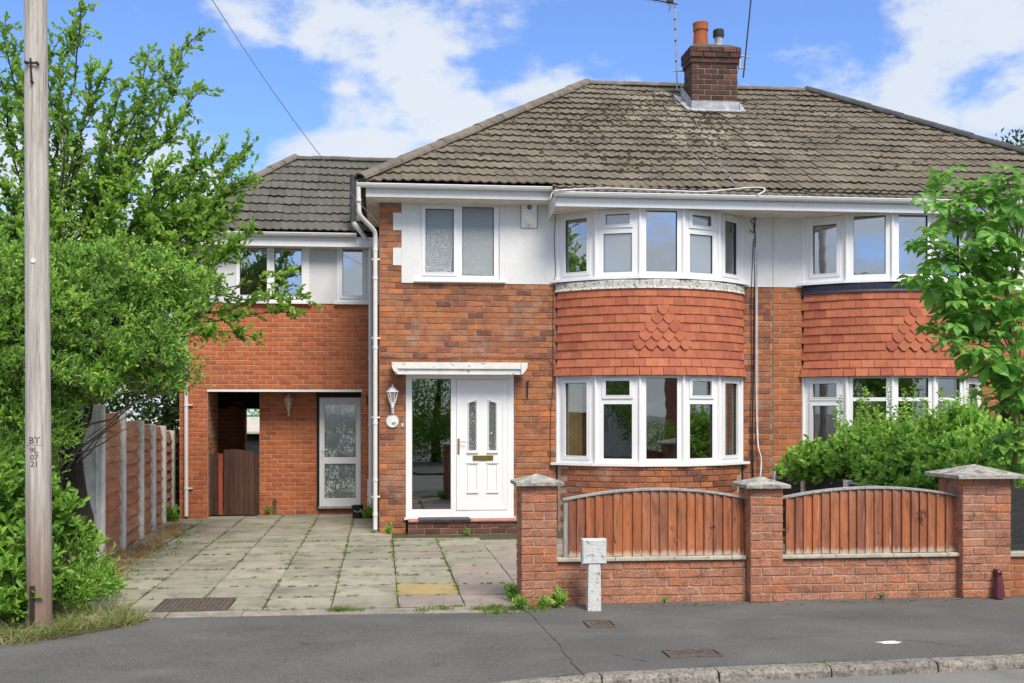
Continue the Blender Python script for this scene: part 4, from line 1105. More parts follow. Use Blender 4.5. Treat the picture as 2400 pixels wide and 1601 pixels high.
# face of that wall looks toward +x: rebuild with a frame running away from the viewer
pcs3 = []
lay(pcs3, 0, 1.1, 0, 2.5, [], .2209, .0868, .01, frame((ox0, 20.1, 0), (0, -1, 0)) @ Matrix.Rotation(math.pi, 4, 'Z') @ Matrix.Translation((-1.1, 0, 0)), .08, M['brick_ext'], wp)
lay(pcs3, -3.55, -2.86, 0, 2.4, [], .2209, .0868, .01, FX(22.0), .08, M['brick_ext'], wp)
emit(pcs3, 0)
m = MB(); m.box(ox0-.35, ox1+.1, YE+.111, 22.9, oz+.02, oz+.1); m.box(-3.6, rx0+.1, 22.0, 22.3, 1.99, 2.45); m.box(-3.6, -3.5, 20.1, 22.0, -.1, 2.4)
m.build('passage_ceiling', M['black_void'], ext)  # ceiling, back lintel and side void sheet, their shade painted in as black
m = MB(); m.box(ox0-.01, ox1+.01, YE-.006, YE+.10, oz-.022, oz+.014); m.build('lintel', M['upvc'], ext)
# upper panels and windows
w1 = (AX(553, YE), AX(725, YE)); w2 = (AX(790, YE), AX(864, YE)); wz0 = ez1+.01; wz1 = AZ(640, 570, YE)
m = MB(); m.holed(XE0, XL-.004, ez1+.002, ETOP, [(w1[0], w1[1], wz0+.02, wz1), (w2[0], w2[1], wz0+.02, wz1)], YE-.012, YE+.008); m.build('render_panel', M['render_grey'], ext)
hh = wz1-wz0-.04
k = 18.6/2400
window(ext, FX(YE-.035, w1[0], wz0+.03), w1[1]-w1[0], hh, [(.075, .56, .10, hh-.07, True), (.69, 1.18, .09, hh-.05, False)], glass='glass_up')
window(ext, FX(YE-.035, w2[0], wz0+.03), w2[1]-w2[0], hh, [(.10, .47, .11, hh-.09, True)], glass='glass_up')
for a, b in (w1, w2):
    m = MB(); m.box(a-.05, b+.05, YE-.08, YE-.013, wz0-.02, wz0+.028); m.build('window_sill', M['upvc'], ext)
# recessed door
da, db, dz0, dz1 = AX(749, YR), AX(845.5, YR), AZ(800, 1186, YR), AZ(800, 932, YR)
m = MB(); m.holed(rx1+.002, ox1+.1, dz0-.05, 2.75, [(da, db, dz0, dz1)], YR-.02, YR+.1); m.build('door_surround', M['dark'], ext)
m = MB(); m.box(rx1+.002, ox1+.1, YR+.02, YR+.12, -.1, dz0-.052); th = m.build('threshold', M['mortar_pale'], ext)
pcs = []; lay(pcs, rx1+.002, ox1, 0, dz0-.06, [], .2209, .075, .01, FX(YR+.01), .09, M['brick_ext'], th); emit(pcs, 20)
dw, dh = db-da, dz1-dz0; T = FX(YR-.03, da, dz0)
sc_ = dw/(845.5-749)
cells = [(.095, dw-.095, .155, .80, False, 'glass_leaf'), (.095, dw-.095, .925, dh-.12, False, 'glass_leaf')]
m = MB(); m.M = T; m.holed(0, dw, 0, dh, [c[:4] for c in cells], 0, .06); d2 = m.build('door', M['upvc'], ext)
for c in cells:
    s = MB(); s.M = T; s.holed(c[0], c[1], c[2], c[3], [(c[0]+.006, c[1]-.006, c[2]+.006, c[3]-.006)], .008, .03); s.build('gasket', M['seal'], d2)
    g_ = MB(); g_.M = T; g_.box(c[0]+.001, c[1]-.001, .03, .04, c[2]+.001, c[3]-.001); g_.build('pane', M['glass_leaf'], d2)
m = MB(); m.M = T; m.box(.03, .055, -.012, -.001, .93, 1.12); m.tube([(.042, -.01, 1.07), (.042, -.05, 1.07), (.16, -.05, 1.07)], .008, 8); m.build('handle', M['upvc'], d2)
m = MB(); m.box(da-.02, db+.02, YR-.07, YR-.031, dz0-.04, dz0-.001); m.build('door_sill', M['lead'], ext)
m = MB(); m.box(da, db, YR+.11, YR+.13, 0, 2.5); m.build('room', M['interior'], ext)
# room behind upper windows
m = MB(); m.box(XE0+.2, XL, 21.5, 21.6, 2.7, ETOP); m.box(XE0+.2, XL, YE+.12, 21.5, 2.6, 2.7); m.box(XE0+.2, XL, YE+.12, 21.5, ETOP-.08, ETOP-.02); m.build('room', M['interior'], ext)
# roof
EEY, EEZ, EEX = 18.6, 5.20, -3.90; TD = 2.19; ERZ = 6.99; XEE = 1.2
m = MB(); zz = .04
m.add([(EEX,EEY,EEZ-zz),(XEE,EEY,EEZ-zz),(XEE,EEY+TD,ERZ-zz),(EEX+TD,EEY+TD,ERZ-zz),(EEX,EEY+2*TD,EEZ-zz),(XEE,EEY+2*TD,EEZ-zz),(EEX,EEY,EEZ-.12),(XEE,EEY,EEZ-.12),(XEE,EEY+2*TD,EEZ-.12),(EEX,EEY+2*TD,EEZ-.12)],
      [(0,1,2,3),(4,0,3),(5,4,3,2),(6,7,1,0),(9,6,0,4),(8,9,4,5),(9,8,7,6),(1,7,8,5,2)])
er = m.build('roof', M['dark'], ext); tl = math.hypot(TD, ERZ-EEZ)
roof_plane(er, (EEX, EEY-.05, EEZ-.04), (1, 0, 0), (0, TD, ERZ-EEZ), [(0, 0), (4.8, 0), (4.8, tl), (TD, tl)], .30, .30, 'tile_ext', 300)
roof_plane(er, (EEX-.04, EEY+2*TD, EEZ-.03), (0, -1, 0), (TD, 0, ERZ-EEZ), [(0, 0), (2*TD, 0), (TD, tl)], .30, .30, 'tile_ext', 0)
halfround(er, (EEX-.03, EEY-.05, EEZ), (EEX+TD, EEY+TD, ERZ+.03), M['ridge'], r=.11, name='ridge_tile')
halfround(er, (EEX+TD, EEY+TD, ERZ), (XEE, EEY+TD, ERZ), M['tile_ext'], r=.10)
m = MB(); m.box(EEX+.05, XL-.005, 18.60, 18.63, 4.90, 5.08); m.box(EEX+.05, EEX+.08, 18.631, 22.9, 4.90, 5.08); m.build('fascia', M['upvc'], ext)
m = MB(); m.box(EEX+.06, XL-.005, 18.631, YE-.013, 4.90, 4.91); m.box(EEX+.06, XE0-.001, YE-.013, 22.9, 4.90, 4.91); m.build('soffit', M['soffit'], ext)
gutter(ext, EEX+.02, AX(836, 18.54), 18.54, 5.125, brackets=(-3.2, -2.2, -1.2, -.6))

# ---- pipes
def pipe(root, pts, r, mat, collars=(), name='downpipe', label=None, n=10):
    m = MB(); m.tube(pts, r, n)
    for c, d in collars:
        c = Vector(c); d = Vector(d).normalized()*.022; m.tube([c-d, c+d], r+.007, n)
    o = m.build(name, M[mat], root, label=label); return smooth_by_angle(o, 40)
yg = 15.93
def S3(pts, r=.07):   # round the corners of a polyline
    out = [Vector(pts[0])]
    for i in range(1, len(pts)-1):
        a, b, c = Vector(pts[i-1]), Vector(pts[i]), Vector(pts[i+1]); p = b + (a-b).normalized()*r; q = b + (c-b).normalized()*r
        for t in (0, .33, .66, 1): out.append(p*(1-t)**2 + b*2*t*(1-t) + q*t*t)
    out.append(Vector(pts[-1])); return out
xo = AX(840, yg); xd = AX(879.5, 16.33)
pipe(house, S3([(xo, yg, 5.42), (xo+.01, yg+.02, 4.98), (xd, 16.28, 4.78), (xd, 16.33, 4.60), (xd, 16.33, .06)]), .036, 'upvc_old',
     [((xd, 16.33, z), (0, 0, 1)) for z in (4.50, 4.05, 2.95, 1.75, .85, .30)] + [((xo+.003, yg, 5.2), (0, 0, 1))])
m = MB()
for z in (4.35, 3.1, 1.84, .58): m.box(xd-.055, xd+.075, 16.33, 16.395, z-.012, z+.012)
m.build('pipe_clip', M['upvc_old'], house)
xs = AX(869, 18.72)
xg = AX(827.5, 18.5)
pipe(ext, [(xg, 18.45, AZ(827, 413, 18.45)), (xg, 18.45, AZ(827, 516, 18.45))], .055, 'hip_grey', [((xg, 18.45, 5.36), (0, 0, 1))], name='vent_pipe', label='dark grey plastic pipe in front of the roof tiles')
pipe(ext, [(xg, 18.45, AZ(827, 516, 18.45)), (xg+.03, 18.45, AZ(830, 526, 18.45)), (xs-.02, 18.66, AZ(868, 569, 18.6)), (xs, 18.7, AZ(869, 580, 18.6)), (xs, 18.72, .25)], .042, 'upvc', [((xs, 18.72, z), (0, 0, 1)) for z in (4.7, 2.9, 1.7)])
xl = AX(436.5, 18.84)
pipe(ext, [(xl, 18.54, 5.06), (xl, 18.56, 4.95), (xl, 18.84, 4.75), (xl, 18.84, .05)], .037, 'upvc', [((xl, 18.84, z), (0, 0, 1)) for z in (2.05, .55, 3.6)])
m = MB()
for z in (2.05, .55, 3.6): m.box(xl-.02, xl+.11, 18.85, 18.895, z-.010, z+.010)
m.build('pipe_clip', M['upvc'], ext)
# meter cupboard behind the pipes
m = MB(); a, b = AX(861, 18.8), AX(876, 18.8); zz0, zz1 = AZ(870, 1190, 18.8), AZ(870, 1124, 18.8)
m.box(a, b, 18.70, YE-.012, zz0, zz1, .01); m.box(a-.01, b, 18.69, 18.71, zz0+.12, zz0+.14); m.box(a-.01, b, 18.69, 18.71, zz1-.29, zz1-.27); m.build('meter_box', M['upvc_old'], ext)

# garden gate in the passage -------------------------------------------------
gy = 19.12; gate = thing('side_gate', 'dark brown arched board gate closing the passage beside the brick pier', 'gate', (AX(548, gy), gy, 0))
ga, gb = AX(488.5, gy), AX(607.5, gy); nb = 10
for i in range(nb):
    x0 = ga + (gb-ga)*i/nb; x1 = ga + (gb-ga)*(i+1)/nb; xm = (i+.5)/nb
    top = AZ(545, 1053, gy) - .09*(2*xm-1.02)**2*(1.0 if xm > .3 else 1.1)
    if i in (2,): continue
    m = MB(); m.prism([(x0+.003, .04), (x1-.003, .04), (x1-.003, top-.006*random.random()-.02*abs(xm-.5)), (x0+.003, top)], 'y', gy+random.uniform(-.006, .006), gy+.022); m.build('board', M['wood_brown'], gate)
m = MB(); x0 = ga+(gb-ga)*2/nb; m.box(x0, x0+.075, gy-.02, gy+.04, .04, 1.16); m.build('post', M['wood_post'], gate)
m = MB(); m.box(ga, gb, gy+.03, gy+.06, .3, .38); m.box(ga, gb, gy+.03, gy+.06, .9, .98); m.build('rail', M['wood_brown'], gate)

# ================================================================== GARDEN WALL, PIERS, PANELS
YW = 10.15
def pier(x0, x1, y0, y1, ztop, label, capr, L=.2288):
    t = thing('gate_pier', label, 'brick pier', ((x0+x1)/2, y0, 0), 'brick piers of the garden wall')
    m = MB(); m.box(x0+.01, x1-.01, y0+.01, y1-.01, -.1, ztop); core = m.build('pier_core', M['mortar_garden'], t)
    pcs = []; H = ztop/round(ztop/.0880)
    n = int(round(ztop/.088))
    for r in range(n):                      # two bricks to a course, the joint shifting from course to course
        z = (r+.5)*H; w = x1-x0; cut = w*(.36 if r % 2 else .64) if w < .45 else None
        segs = [(0, cut), (cut, w)] if cut else ([(0, .12), (.12, .36), (.36, w)] if r % 2 else [(0, .24), (.24, w)])
        for a, b in segs: pcs.append((FX(y0) @ Matrix.Translation((x0+(a+b)/2 + random.uniform(-.001,.001), random.uniform(-.004,.003), z)), b-a-.011, H-.011, .10, M['brick_garden'], core))
        d = y1-y0
        for (fr, ) in ((frame((x0, y1, 0), (0, -1, 0)),), (frame((x1, y0, 0), (0, 1, 0)),)):
            q = d-.1 if fr.translation.x == x0 else d-.1
            o = 0 if fr.translation.x < (x0+x1)/2 else .1
            segs2 = [(o, o+q*.5), (o+q*.5, o+q)] if r % 2 else [(o, o+q)]
            for a, b in segs2: pcs.append((fr @ Matrix.Translation(((a+b)/2, random.uniform(-.003,.003), z)), b-a-.011, H-.011, .10, M['brick_garden'], core))
    emit(pcs, 200)
    o = capr; zt = ztop+.001; e = .035; cx, cy = (x0+x1)/2, (y0+y1)/2
    m = MB(); v = [(x0-o,y0-o,zt),(x1+o,y0-o,zt),(x1+o,y1+o,zt),(x0-o,y1+o,zt)]; v += [(a,b,c+e) for a,b,c in v]
    ap = .075 if x1-x0 < .45 else .10
    v += [(x0+.12,cy,zt+e+ap*.5)] if False else []
    v.append((cx, cy, zt+e+ap)); m.add(v, [(3,2,1,0),(0,1,5,4),(1,2,6,5),(2,3,7,6),(3,0,4,7),(4,5,8),(5,6,8),(6,7,8),(7,4,8)])
    m.build('cap', M['cap'], t)
    return t
p1 = (AX(1221, 10.03), AX(1307, 10.03)); p2 = (AX(1758, 10.03), AX(1836.5, 10.03)); p3 = (AX(2256, 10.05), AX(2371, 10.05))
pz1 = AZ(1260, 1139, 10.0)
print('piers', p1, p2, p3, pz1, AZ(2312, 1120, 10.05))
pier(p1[0], p1[1], 10.03, 10.37, pz1, 'left brick pier with weeds at its foot beside the open driveway', .055)
pier(p2[0], p2[1], 10.03, 10.37, AZ(1797, 1145, 10.0), 'narrow middle brick pier between the two arched fence panels', .055)
pier(p3[0], p3[1], 10.05, 10.52, AZ(2312, 1122, 10.0), 'widest and tallest brick pier with a maroon cowl at its foot', .10)

gw = thing('garden_wall', 'low rustic brick wall with stone coping under the arched fence panels', 'wall', (3.9, YW, 0))
m = MB(); m.box(p1[1]+.002, p2[0]-.002, YW+.01, YW+.2, -.1, .415); m.box(p2[1]+.002, p3[0]-.002, YW+.01, YW+.2, -.1, .415); gcore = m.build('wall_core', M['mortar_garden'], gw)
pcs = []
for a, b in ((p1[1]+.003, p2[0]-.003), (p2[1]+.003, p3[0]-.003)):
    lay(pcs, a, b, -.02, .42, [], .2288, .088, .011, FX(YW), .1, M['brick_garden'], gcore, jit=.002)
emit(pcs, 300)
for a, b in ((p1[1]+.004, p2[0]-.002), (p2[1]+.002, p3[0]+.03)):
    x = a
    while x < b-.05:
        L = min(random.uniform(.58, .62), b-x); m = MB(); m.box(x+.002, x+L-.002, YW-.035, YW+.22, .424, .462+random.uniform(-.002, .002), .006); m.build('coping_stone', M['coping'], gw); x += L
gw2 = thing('garden_wall', 'short stretch of low brick wall running out past the widest pier', 'wall', (7.4, YW, 0))
m = MB(); m.box(p3[1]+.002, 11, YW+.06, YW+.25, -.1, .40); c2_ = m.build('wall_core', M['mortar_garden'], gw2)
pcs = []; lay(pcs, p3[1]+.003, 11, -.02, .40, [], .2288, .088, .011, FX(YW+.05), .1, M['brick_neighbour'], c2_, jit=.002); emit(pcs, 120)
x = p3[1]+.004
while x < 11: m = MB(); m.box(x+.002, x+.6, YW+.02, YW+.27, .404, .455, .006); m.build('coping_stone', M['coping'], gw2); x += .6
ch = thing('fence_panel', 'dark grey panel standing on the low wall at the right frame edge', 'fence panel', (8.2, YW+.12, .46), 'fence panels on the front walls')
for i in range(14): m = MB(); x = p3[1]+.02+i*.14; m.box(x, x+.136, YW+.10+(i % 2)*.006, YW+.125, .47, 1.12); m.build('board', M['wood_black'], ch)

def arched(x0, x1, y, zb, ze, zm, label, seed, batten=True):
    r_ = random.Random(seed)
    t = thing('fence_panel', label, 'fence panel', ((x0+x1)/2, y, zb), 'fence panels on the front walls')
    def top(x): q = (2*(x-x0)/(x1-x0)-1); return zm - (zm-ze)*q*q
    x = x0+.015; i = 0
    if batten:
        m = MB(); m.box(x0-.03, x0+.02, y-.02, y+.03, zb, top(x0)-.01); m.build('batten', M['wood_grey'], t)
        x += .01
    while x < x1-.02:
        w = r_.uniform(.086, .102); e = min(x+w, x1); m = MB(); yo = -.006
        # feather edged: thick left edge laps over the thin right edge of the board before
        tk = r_.uniform(.024, .034); v = [(x-.008, y-tk, zb), (e, y-.006, zb), (e, y+.004, zb), (x-.008, y-.004, zb)]
        tz = [top(x)-.012, top(e)-.012, top(e)-.012, top(x)-.012]; n0 = r_.uniform(-.004, .004)
        v = [(a, b, c+n0) for a, b, c in v]
        m.add(v + [(a, b, tz[k]) for k, (a, b, c) in enumerate(v)], [(0,1,5,4),(1,2,6,5),(2,3,7,6),(3,0,4,7),(4,5,6,7),(3,2,1,0)])
        m.build('board', M['wood_red'], t); x = e + .001; i += 1
    n = 26; vs = []; fs = []
    for k in range(n+1):
        X = x0-.04+(x1-x0+.06)*k/n; z = top(min(max(X, x0), x1)) + (-.006 if X < x0 else 0)
        vs += [(X, y-.038, z-.012), (X, y-.038, z+.006), (X, y+.022, z+.012), (X, y+.022, z-.012)]
    for k in range(n):
        for j in range(4): fs.append((k*4+j, k*4+(j+1) % 4, (k+1)*4+(j+1) % 4, (k+1)*4+j)[::-1])
    fs += [(0,1,2,3), (4*n+3, 4*n+2, 4*n+1, 4*n)]
    m = MB(); m.add(vs, fs); m.build('capping_rail', M['wood_grey'], t)
    m = MB(); m.box(x0, x1, y+.006, y+.035, zb+.1, zb+.14); m.box(x0, x1, y+.006, y+.035, ze-.14, ze-.10); m.build('rail', M['wood_red'], t)
ze = AZ(1500, 1168, 10.2); zm = AZ(1530, 1146, 10.2)
pa = (AX(1327, 10.2), AX(1744, 10.2)); pb = (AX(1838, 10.2), AX(2248, 10.2))
arched(pa[0], pa[1], 10.2, .466, ze, zm, 'arched red timber panel behind the white concrete marker post', 1)
arched(pb[0], pb[1], 10.2, .466, ze, zm, 'arched red timber panel between middle and widest piers with white streaks', 2, batten=False)

# low dark fence dividing the front gardens
df = thing('divider_fence', 'low black board fence with pale concrete posts between the two front gardens', 'fence', (6.4, 13.2, 0))
ys = [10.75, 12.2, 13.65, 15.1, 16.25]
for i, y in enumerate(ys):
    m = MB(); m.box(6.40, 6.50, y-.05, y+.05, -.05, .98, .01); m.build('post', M['concrete'], df)
for i in range(4):
    for r in range(6):
        m = MB(); z = .06+r*.145; m.box(6.44, 6.465, ys[i]+.055, ys[i+1]-.055, z, z+.15)
        m.v = [(a - (.012 if c < z+.05 else 0), b, c) for a, b, c in m.v]; m.build('board', M['wood_black'], df)
    m = MB(); m.box(6.42, 6.48, ys[i]+.055, ys[i+1]-.055, .935, .965); m.build('capping_rail', M['wood_black'] if i != 1 else M['wood_grey'], df)

# left boundary fence ------------------------------------------------------------
lf = thing('boundary_fence', 'tall waney board fence with white concrete posts running back from the drive', 'fence', (-3.8, 16.5, 0))
A0, A1 = Vector((-3.53, 13.55, 0)), Vector((-3.98, 19.9, 0))
q = [(249, 1316, 948), (292, 1285, 966), (323, 1253, 985), (352, 1234, 993), (373, 1218, 997), (393, 1205, 1008), (407, 1202, 1013), (419, 1199, 1020)]
posts = []
for i, (u, vb, vt) in enumerate(q):
    g_ = G(u, vb); zc = (CAM_H)*F/(vb-V0); zt = CAM_H + (V0-vt)*zc/F; posts.append((g_.x, g_.y, zt))
print('posts', [tuple(round(c, 2) for c in p) for p in posts])
posts = [( -3.55-.07*(i), 13.2+[0,1.35,2.75,3.9,5.05,6.2,7.3,8.4][i], z) for i, (x, y, z) in enumerate(posts)]
for i, (x, y, zt) in enumerate(posts):
    m = MB(); w = .055; 
    m.prism([(x-.065-(.13 if i == 0 else 0), y-.06), (x+.085, y-.06), (x+.105, y-.045), (x+.105, y+.045), (x+.085, y+.06), (x-.065, y+.06)], 'z', -.1, zt); m.build('post', M['concrete'], lf)
    if i == 0:
        m = MB(); m.box(x+.015, x+.03, y-.075, y-.061, -.02, zt-.005); m.build('post_rib', M['concrete'], lf)
    if i < len(posts)-1:
        x2, y2, z2 = posts[i+1]; H = min(zt, z2)-.04; nb_ = 9
        for r in range(nb_):
            z0 = .04 + r*(H-.04)/nb_; z1 = z0+(H-.04)/nb_+.03; m = MB(); n = 8; vs = []; ph = random.uniform(0, 6); am = random.uniform(.006, .016)
            dr_ = random.uniform(-.008, .008)
            for k in range(n+1):
                t = k/n; Y = y+.06 + (y2-y-.12)*t; X = x+(x2-x)*t; zl = z0 + am*math.sin(ph+t*9) + random.uniform(-.005, .005)
                vs += [(X+.066, Y, zl), (X+.020, Y, z1), (X+.008, Y, z1), (X+.042, Y, zl)]
            fs = [(k*4+j, (k+1)*4+j, (k+1)*4+(j+1) % 4, k*4+(j+1) % 4) for k in range(n) for j in range(4)]
            m.add(vs, fs); m.build('board', M['wood_waney'], lf)

# ================================================================== STREET FURNITURE
# telegraph pole
pb_ = G(87, 1484, 0); pb_ = Vector((pb_.x, pb_.y, 0))
print('pole', pb_)
pole = thing('telegraph_pole', 'weathered timber telegraph pole with carved letters in front of the bushes', 'pole', pb_)
topx = AX(78, pb_.y); lean = (topx-pb_.x)/(AZ(78, 0, pb_.y))
m = MB(); n = 22; pts = []; rs = []
for i in range(n+1):
    z = -.1 + 8.4*i/n; pts.append((pb_.x + lean*z, pb_.y + .06, z)); rs.append(.1085 - .0023*z + random.uniform(-.0012, .0012))
m.tube(pts, rs, 28); o = m.build('shaft', M['pole'], pole); smooth_by_angle(o, 40)
def textmesh(body, size, mat, parent, T, name='lettering', weight=.0, depth=.004):
    cu = bpy.data.curves.new(name, 'FONT'); cu.body = body; cu.size = size; cu.align_x = 'CENTER'; cu.extrude = depth/2; cu.offset = weight; cu.resolution_u = 3
    tmp = bpy.data.objects.new('tmp', cu); COL.objects.link(tmp)
    dg = bpy.context.evaluated_depsgraph_get(); me = bpy.data.meshes.new_from_object(tmp.evaluated_get(dg))
    bpy.data.objects.remove(tmp); me.materials.clear(); me.materials.append(mat)
    return me, T
rp = .105
def on_pole(body, z, size, dx=0):
    me, _ = textmesh(body, size, M['ink'], pole, None, weight=-.0)
    T = FX(pb_.y+.06, pb_.x+lean*z+dx, z) @ Matrix.Rotation(R(90), 4, 'X')
    for v in me.vertices:                      # wrap the flat letters round the shaft (text x -> angle)
        x, y, zz = v.co; a = (x+dx)/rp
        v.co = Vector((math.sin(a)*(rp+zz+.0005), -math.cos(a)*(rp+zz+.0005), y))
    me.transform(Matrix.Translation((pb_.x+lean*z, pb_.y+.06, z))); obj('lettering', me, pole)
zc_ = lambda v: AZ(84, v, pb_.y-.04)
on_pole('BT', zc_(1040), .082); on_pole('9L', zc_(1062), .072, -.004); on_pole('07', zc_(1078), .068, -.002); on_pole('21', zc_(1094), .070)
m = MB(); z = zc_(1043.5)
m.tube([(pb_.x+lean*z+math.sin(a)*(rp+.001), pb_.y+.06-math.cos(a)*(rp+.001), z) for a in [(-.7+1.4*k/10) for k in range(11)]], .0016, 5); m.build('lettering', M['ink'], pole)
m = MB(); z = AZ(76, 172, pb_.y); cx = pb_.x+lean*z-.003; yy = pb_.y+.06-.098
m.tube([(cx-.045, yy-.02, z+.075), (cx+.05, yy-.02, z+.072)], .010, 6); m.tube([(cx-.008, yy-.015, z+.115), (cx-.002, yy-.02, z), (cx+.004, yy-.012, z-.085)], .009, 6); m.tube([(cx-.045, yy+.005, z+.075), (cx-.045, yy-.035, z+.075)], .013, 6); m.tube([(cx+.05, yy+.005, z+.072), (cx+.05, yy-.035, z+.072)], .013, 6); m.tube([(cx+.004, yy+.01, z-.09), (cx+.004, yy-.03, z-.09)], .013, 6)
m.build('step_bracket', M['iron_dark'], pole)
m = MB(); z = AZ(84, 613, pb_.y); cx = pb_.x+lean*z; m.tube([(cx, pb_.y-.032, z), (cx, pb_.y-.05, z)], [.022, .018], 10); m.build('marker_disc', M['cable_white'], pole)
m = MB(); z0 = .55; m.box(pb_.x-.045, pb_.x-.005, pb_.y+.06-.118, pb_.y-.03, .06, .42); m.build('cable_guard', M['iron_dark'], pole)

# service wire from the pole to the house corner
wire = MB(); pts = []
for i in range(41):
    t = i/40*1.0; pts.append((-.05-2.97*t, 16.2-6.83*t, 4.9+1.82*t+1.47*t*t))
wire.tube(pts, .0055, 5); w_ = wire.build('service_wire', M['cable_grey'], None); w_['label'] = 'thin overhead wire sloping across the sky from pole to house corner'; w_['category'] = 'cable'

# concrete marker post
mp = G(1394, 1433, 0); t = thing('marker_post', 'white flaking concrete marker post with a square blank head before the wall', 'post', mp)
z0, z1 = CAM_H-(1323-V0)*(mp.y*1.0/1)/F*1.01, 0
zc = mp.x*math.sin(YAW)+mp.y*math.cos(YAW); hz1 = CAM_H-(1262-V0)*zc/F; hz0 = CAM_H-(1323-V0)*zc/F
m = MB(); w = .119
m.box(mp.x-w, mp.x+w, mp.y+.0, mp.y+.10, hz0, hz1, .012); m.v = [(a, b, c-.008 if (abs(a-mp.x) > .10 and c > hz1-.02) else c) for a, b, c in m.v]; m.build('head', M['marker'], t)
m = MB(); m.prism([(mp.x-.066, -.08), (mp.x+.066, -.08), (mp.x+.060, hz0-.03), (mp.x+.055, hz0-.002), (mp.x-.055, hz0-.002), (mp.x-.060, hz0-.03)], 'y', mp.y+.008, mp.y+.10); m.build('stem', M['marker'], t)
# maroon cowl at the foot of the last pier
mc = Vector((AX(2341, 9.98), 9.98, 0)); t = thing('vent_cowl', 'small maroon metal cowl leaning on the foot of the widest pier', 'cowl', mc)
zc = mc.x*math.sin(YAW)+mc.y*math.cos(YAW); hz = CAM_H-(1337-V0)*zc/F
m = MB(); m.lathe([(.062, .03), (.045, hz*.6), (.030, hz*.86), (.031, hz*.94), (.018, hz*1.0), (.0, hz*1.0)], mc.x, mc.y, 8, cap=False); m.build('cone', M['maroon'], t)
m = MB(); m.box(mc.x-.022, mc.x+.022, mc.y+.0, mc.y+.06, hz*.75, hz*1.03, .006); m.tube([(mc.x, mc.y-.022, hz*.93), (mc.x, mc.y-.045, hz*.9)], .010, 8); m.build('hinge', M['maroon'], t)

# seams and cracks in the tarmac
m = MB()
def crack(pts, w):
    for i in range(len(pts)-1):
        a, b = Vector(pts[i]), Vector(pts[i+1]); n_ = max(2, int((b-a).length/.09)); prev = None
        for k in range(n_+1):
            p_ = a.lerp(b, k/n_) + Vector((random.gauss(0, .008), random.gauss(0, .008), 0)); z_ = foot_z(p_.x, p_.y)+.0035; ww = w*random.uniform(.3, 1.2)
            cur = ((p_.x-ww, p_.y-ww*.4, z_), (p_.x+ww, p_.y+ww*.4, z_))
            if prev: m.add([prev[0], prev[1], cur[1], cur[0]], [(0, 1, 2, 3)])
            prev = cur
ga_ = [G(u, v) for u, v in ((1235, 1432), (1265, 1465), (1300, 1500), (1345, 1560), (1370, 1585))]; crack(ga_, .0035)
crack([G(u, v) for u, v in ((1440, 1535), (1520, 1552), (1600, 1545))], .004); crack([G(u, v) for u, v in ((2120, 1500), (2260, 1515), (2330, 1490))], .004); crack([G(u, v) for u, v in ((1560, 1440), (1700, 1452), (1820, 1440), (1990, 1450))], .003)
crack([G(u, v) for u, v in ((820, 1445), (930, 1447), (1230, 1445))], .006)
m.build('tarmac_cracks', M['ink'], None, kind='stuff', label='fine dark seams and cracks in the footway tarmac')

# covers in the ground ----------------------------------------------------------------
def cover(name, label, x0, x1, y0, y1, nx, ny, z, bars=False, mat='iron', skew=0):
    t = thing(name, label, 'cover', ((x0+x1)/2, (y0+y1)/2, z))
    m = MB(); m.holed(x0, x1, y0, y1, [(x0+.015, x1-.015, y0+.015, y1-.015)], 0, .03); m.v = [(a, c, z+.012-b) for a, b, c in m.v]
    m.build('rim', M[mat], t)
    m = MB(); m.box(x0+.015, x1-.015, y0+.015, y1-.015, z-.03, z-.006); m.build('plate', M[mat], t)
    m = MB(); dx = (x1-x0-.04)/nx; dy = (y1-y0-.04)/ny
    for i in range(nx):
        for j in range(ny):
            a = x0+.02+i*dx; b = y0+.02+j*dy; m.box(a+dx*.12, a+dx*.88, b+dy*.18, b+dy*.82, z-.0055, z+.006)
    m.build('studs', M[mat], t, kind='stuff')
gz = foot_z(1.9, 9)
a = G(371, 1420); b = G(541, 1420); c = G(540, 1380)
cover('drain_cover', 'large rusty iron grating let into the front edge of the drive', -2.20, -1.49, 10.10, 10.75, 14, 10, .004)
a = G(1381, 1473); b = G(1449, 1473); c = G(1410, 1456)
cover('service_cover', 'small worn iron cover in the footway near the marker post', a.x, b.x, a.y, c.y, 6, 4, .004)
a = G(1570, 1543); b = G(1700, 1543); c = G(1630, 1525)
cover('service_cover', 'ribbed iron cover in the footway close to the kerb', a.x, b.x, a.y, c.y, 14, 3, .004)
a = G(2087, 1506); m = MB(); v = []
for k in range(11):
    t_ = 2*math.pi*k/11; rr = random.uniform(.5, 1.2); v.append((a.x+math.cos(t_)*.13*rr, a.y+math.sin(t_)*.045*rr, .004))
m.add([(x, y, .001) for x, y, z in v] + v, [tuple(range(11, 22))] + [(i, (i+1) % 11, (i+1) % 11+11, i+11) for i in range(11)])
o = m.build('paint_splash', M['paper'], None); o['label'] = 'small white splash on the footway in front of the second fence panel'; o['category'] = 'stain'
m = MB(); r_ = random.Random(5)
for i in range(110):
    X = r_.uniform(-5, 8); Y = 7.9+2.1*math.sqrt(r_.random()); s = r_.uniform(.003, .007); z = foot_z(X, Y)+.002
    if Y > 9.75 and X < 1.5: continue
    m.add([(X-s, Y, z), (X, Y-s*r_.uniform(.5, 1.2), z), (X+s*1.4, Y, z), (X, Y+s, z+.004)], [(0,1,2,3)])
m.build('litter_specks', M['edging'], None, kind='stuff', label='pale grit and leaf specks scattered over the footway')

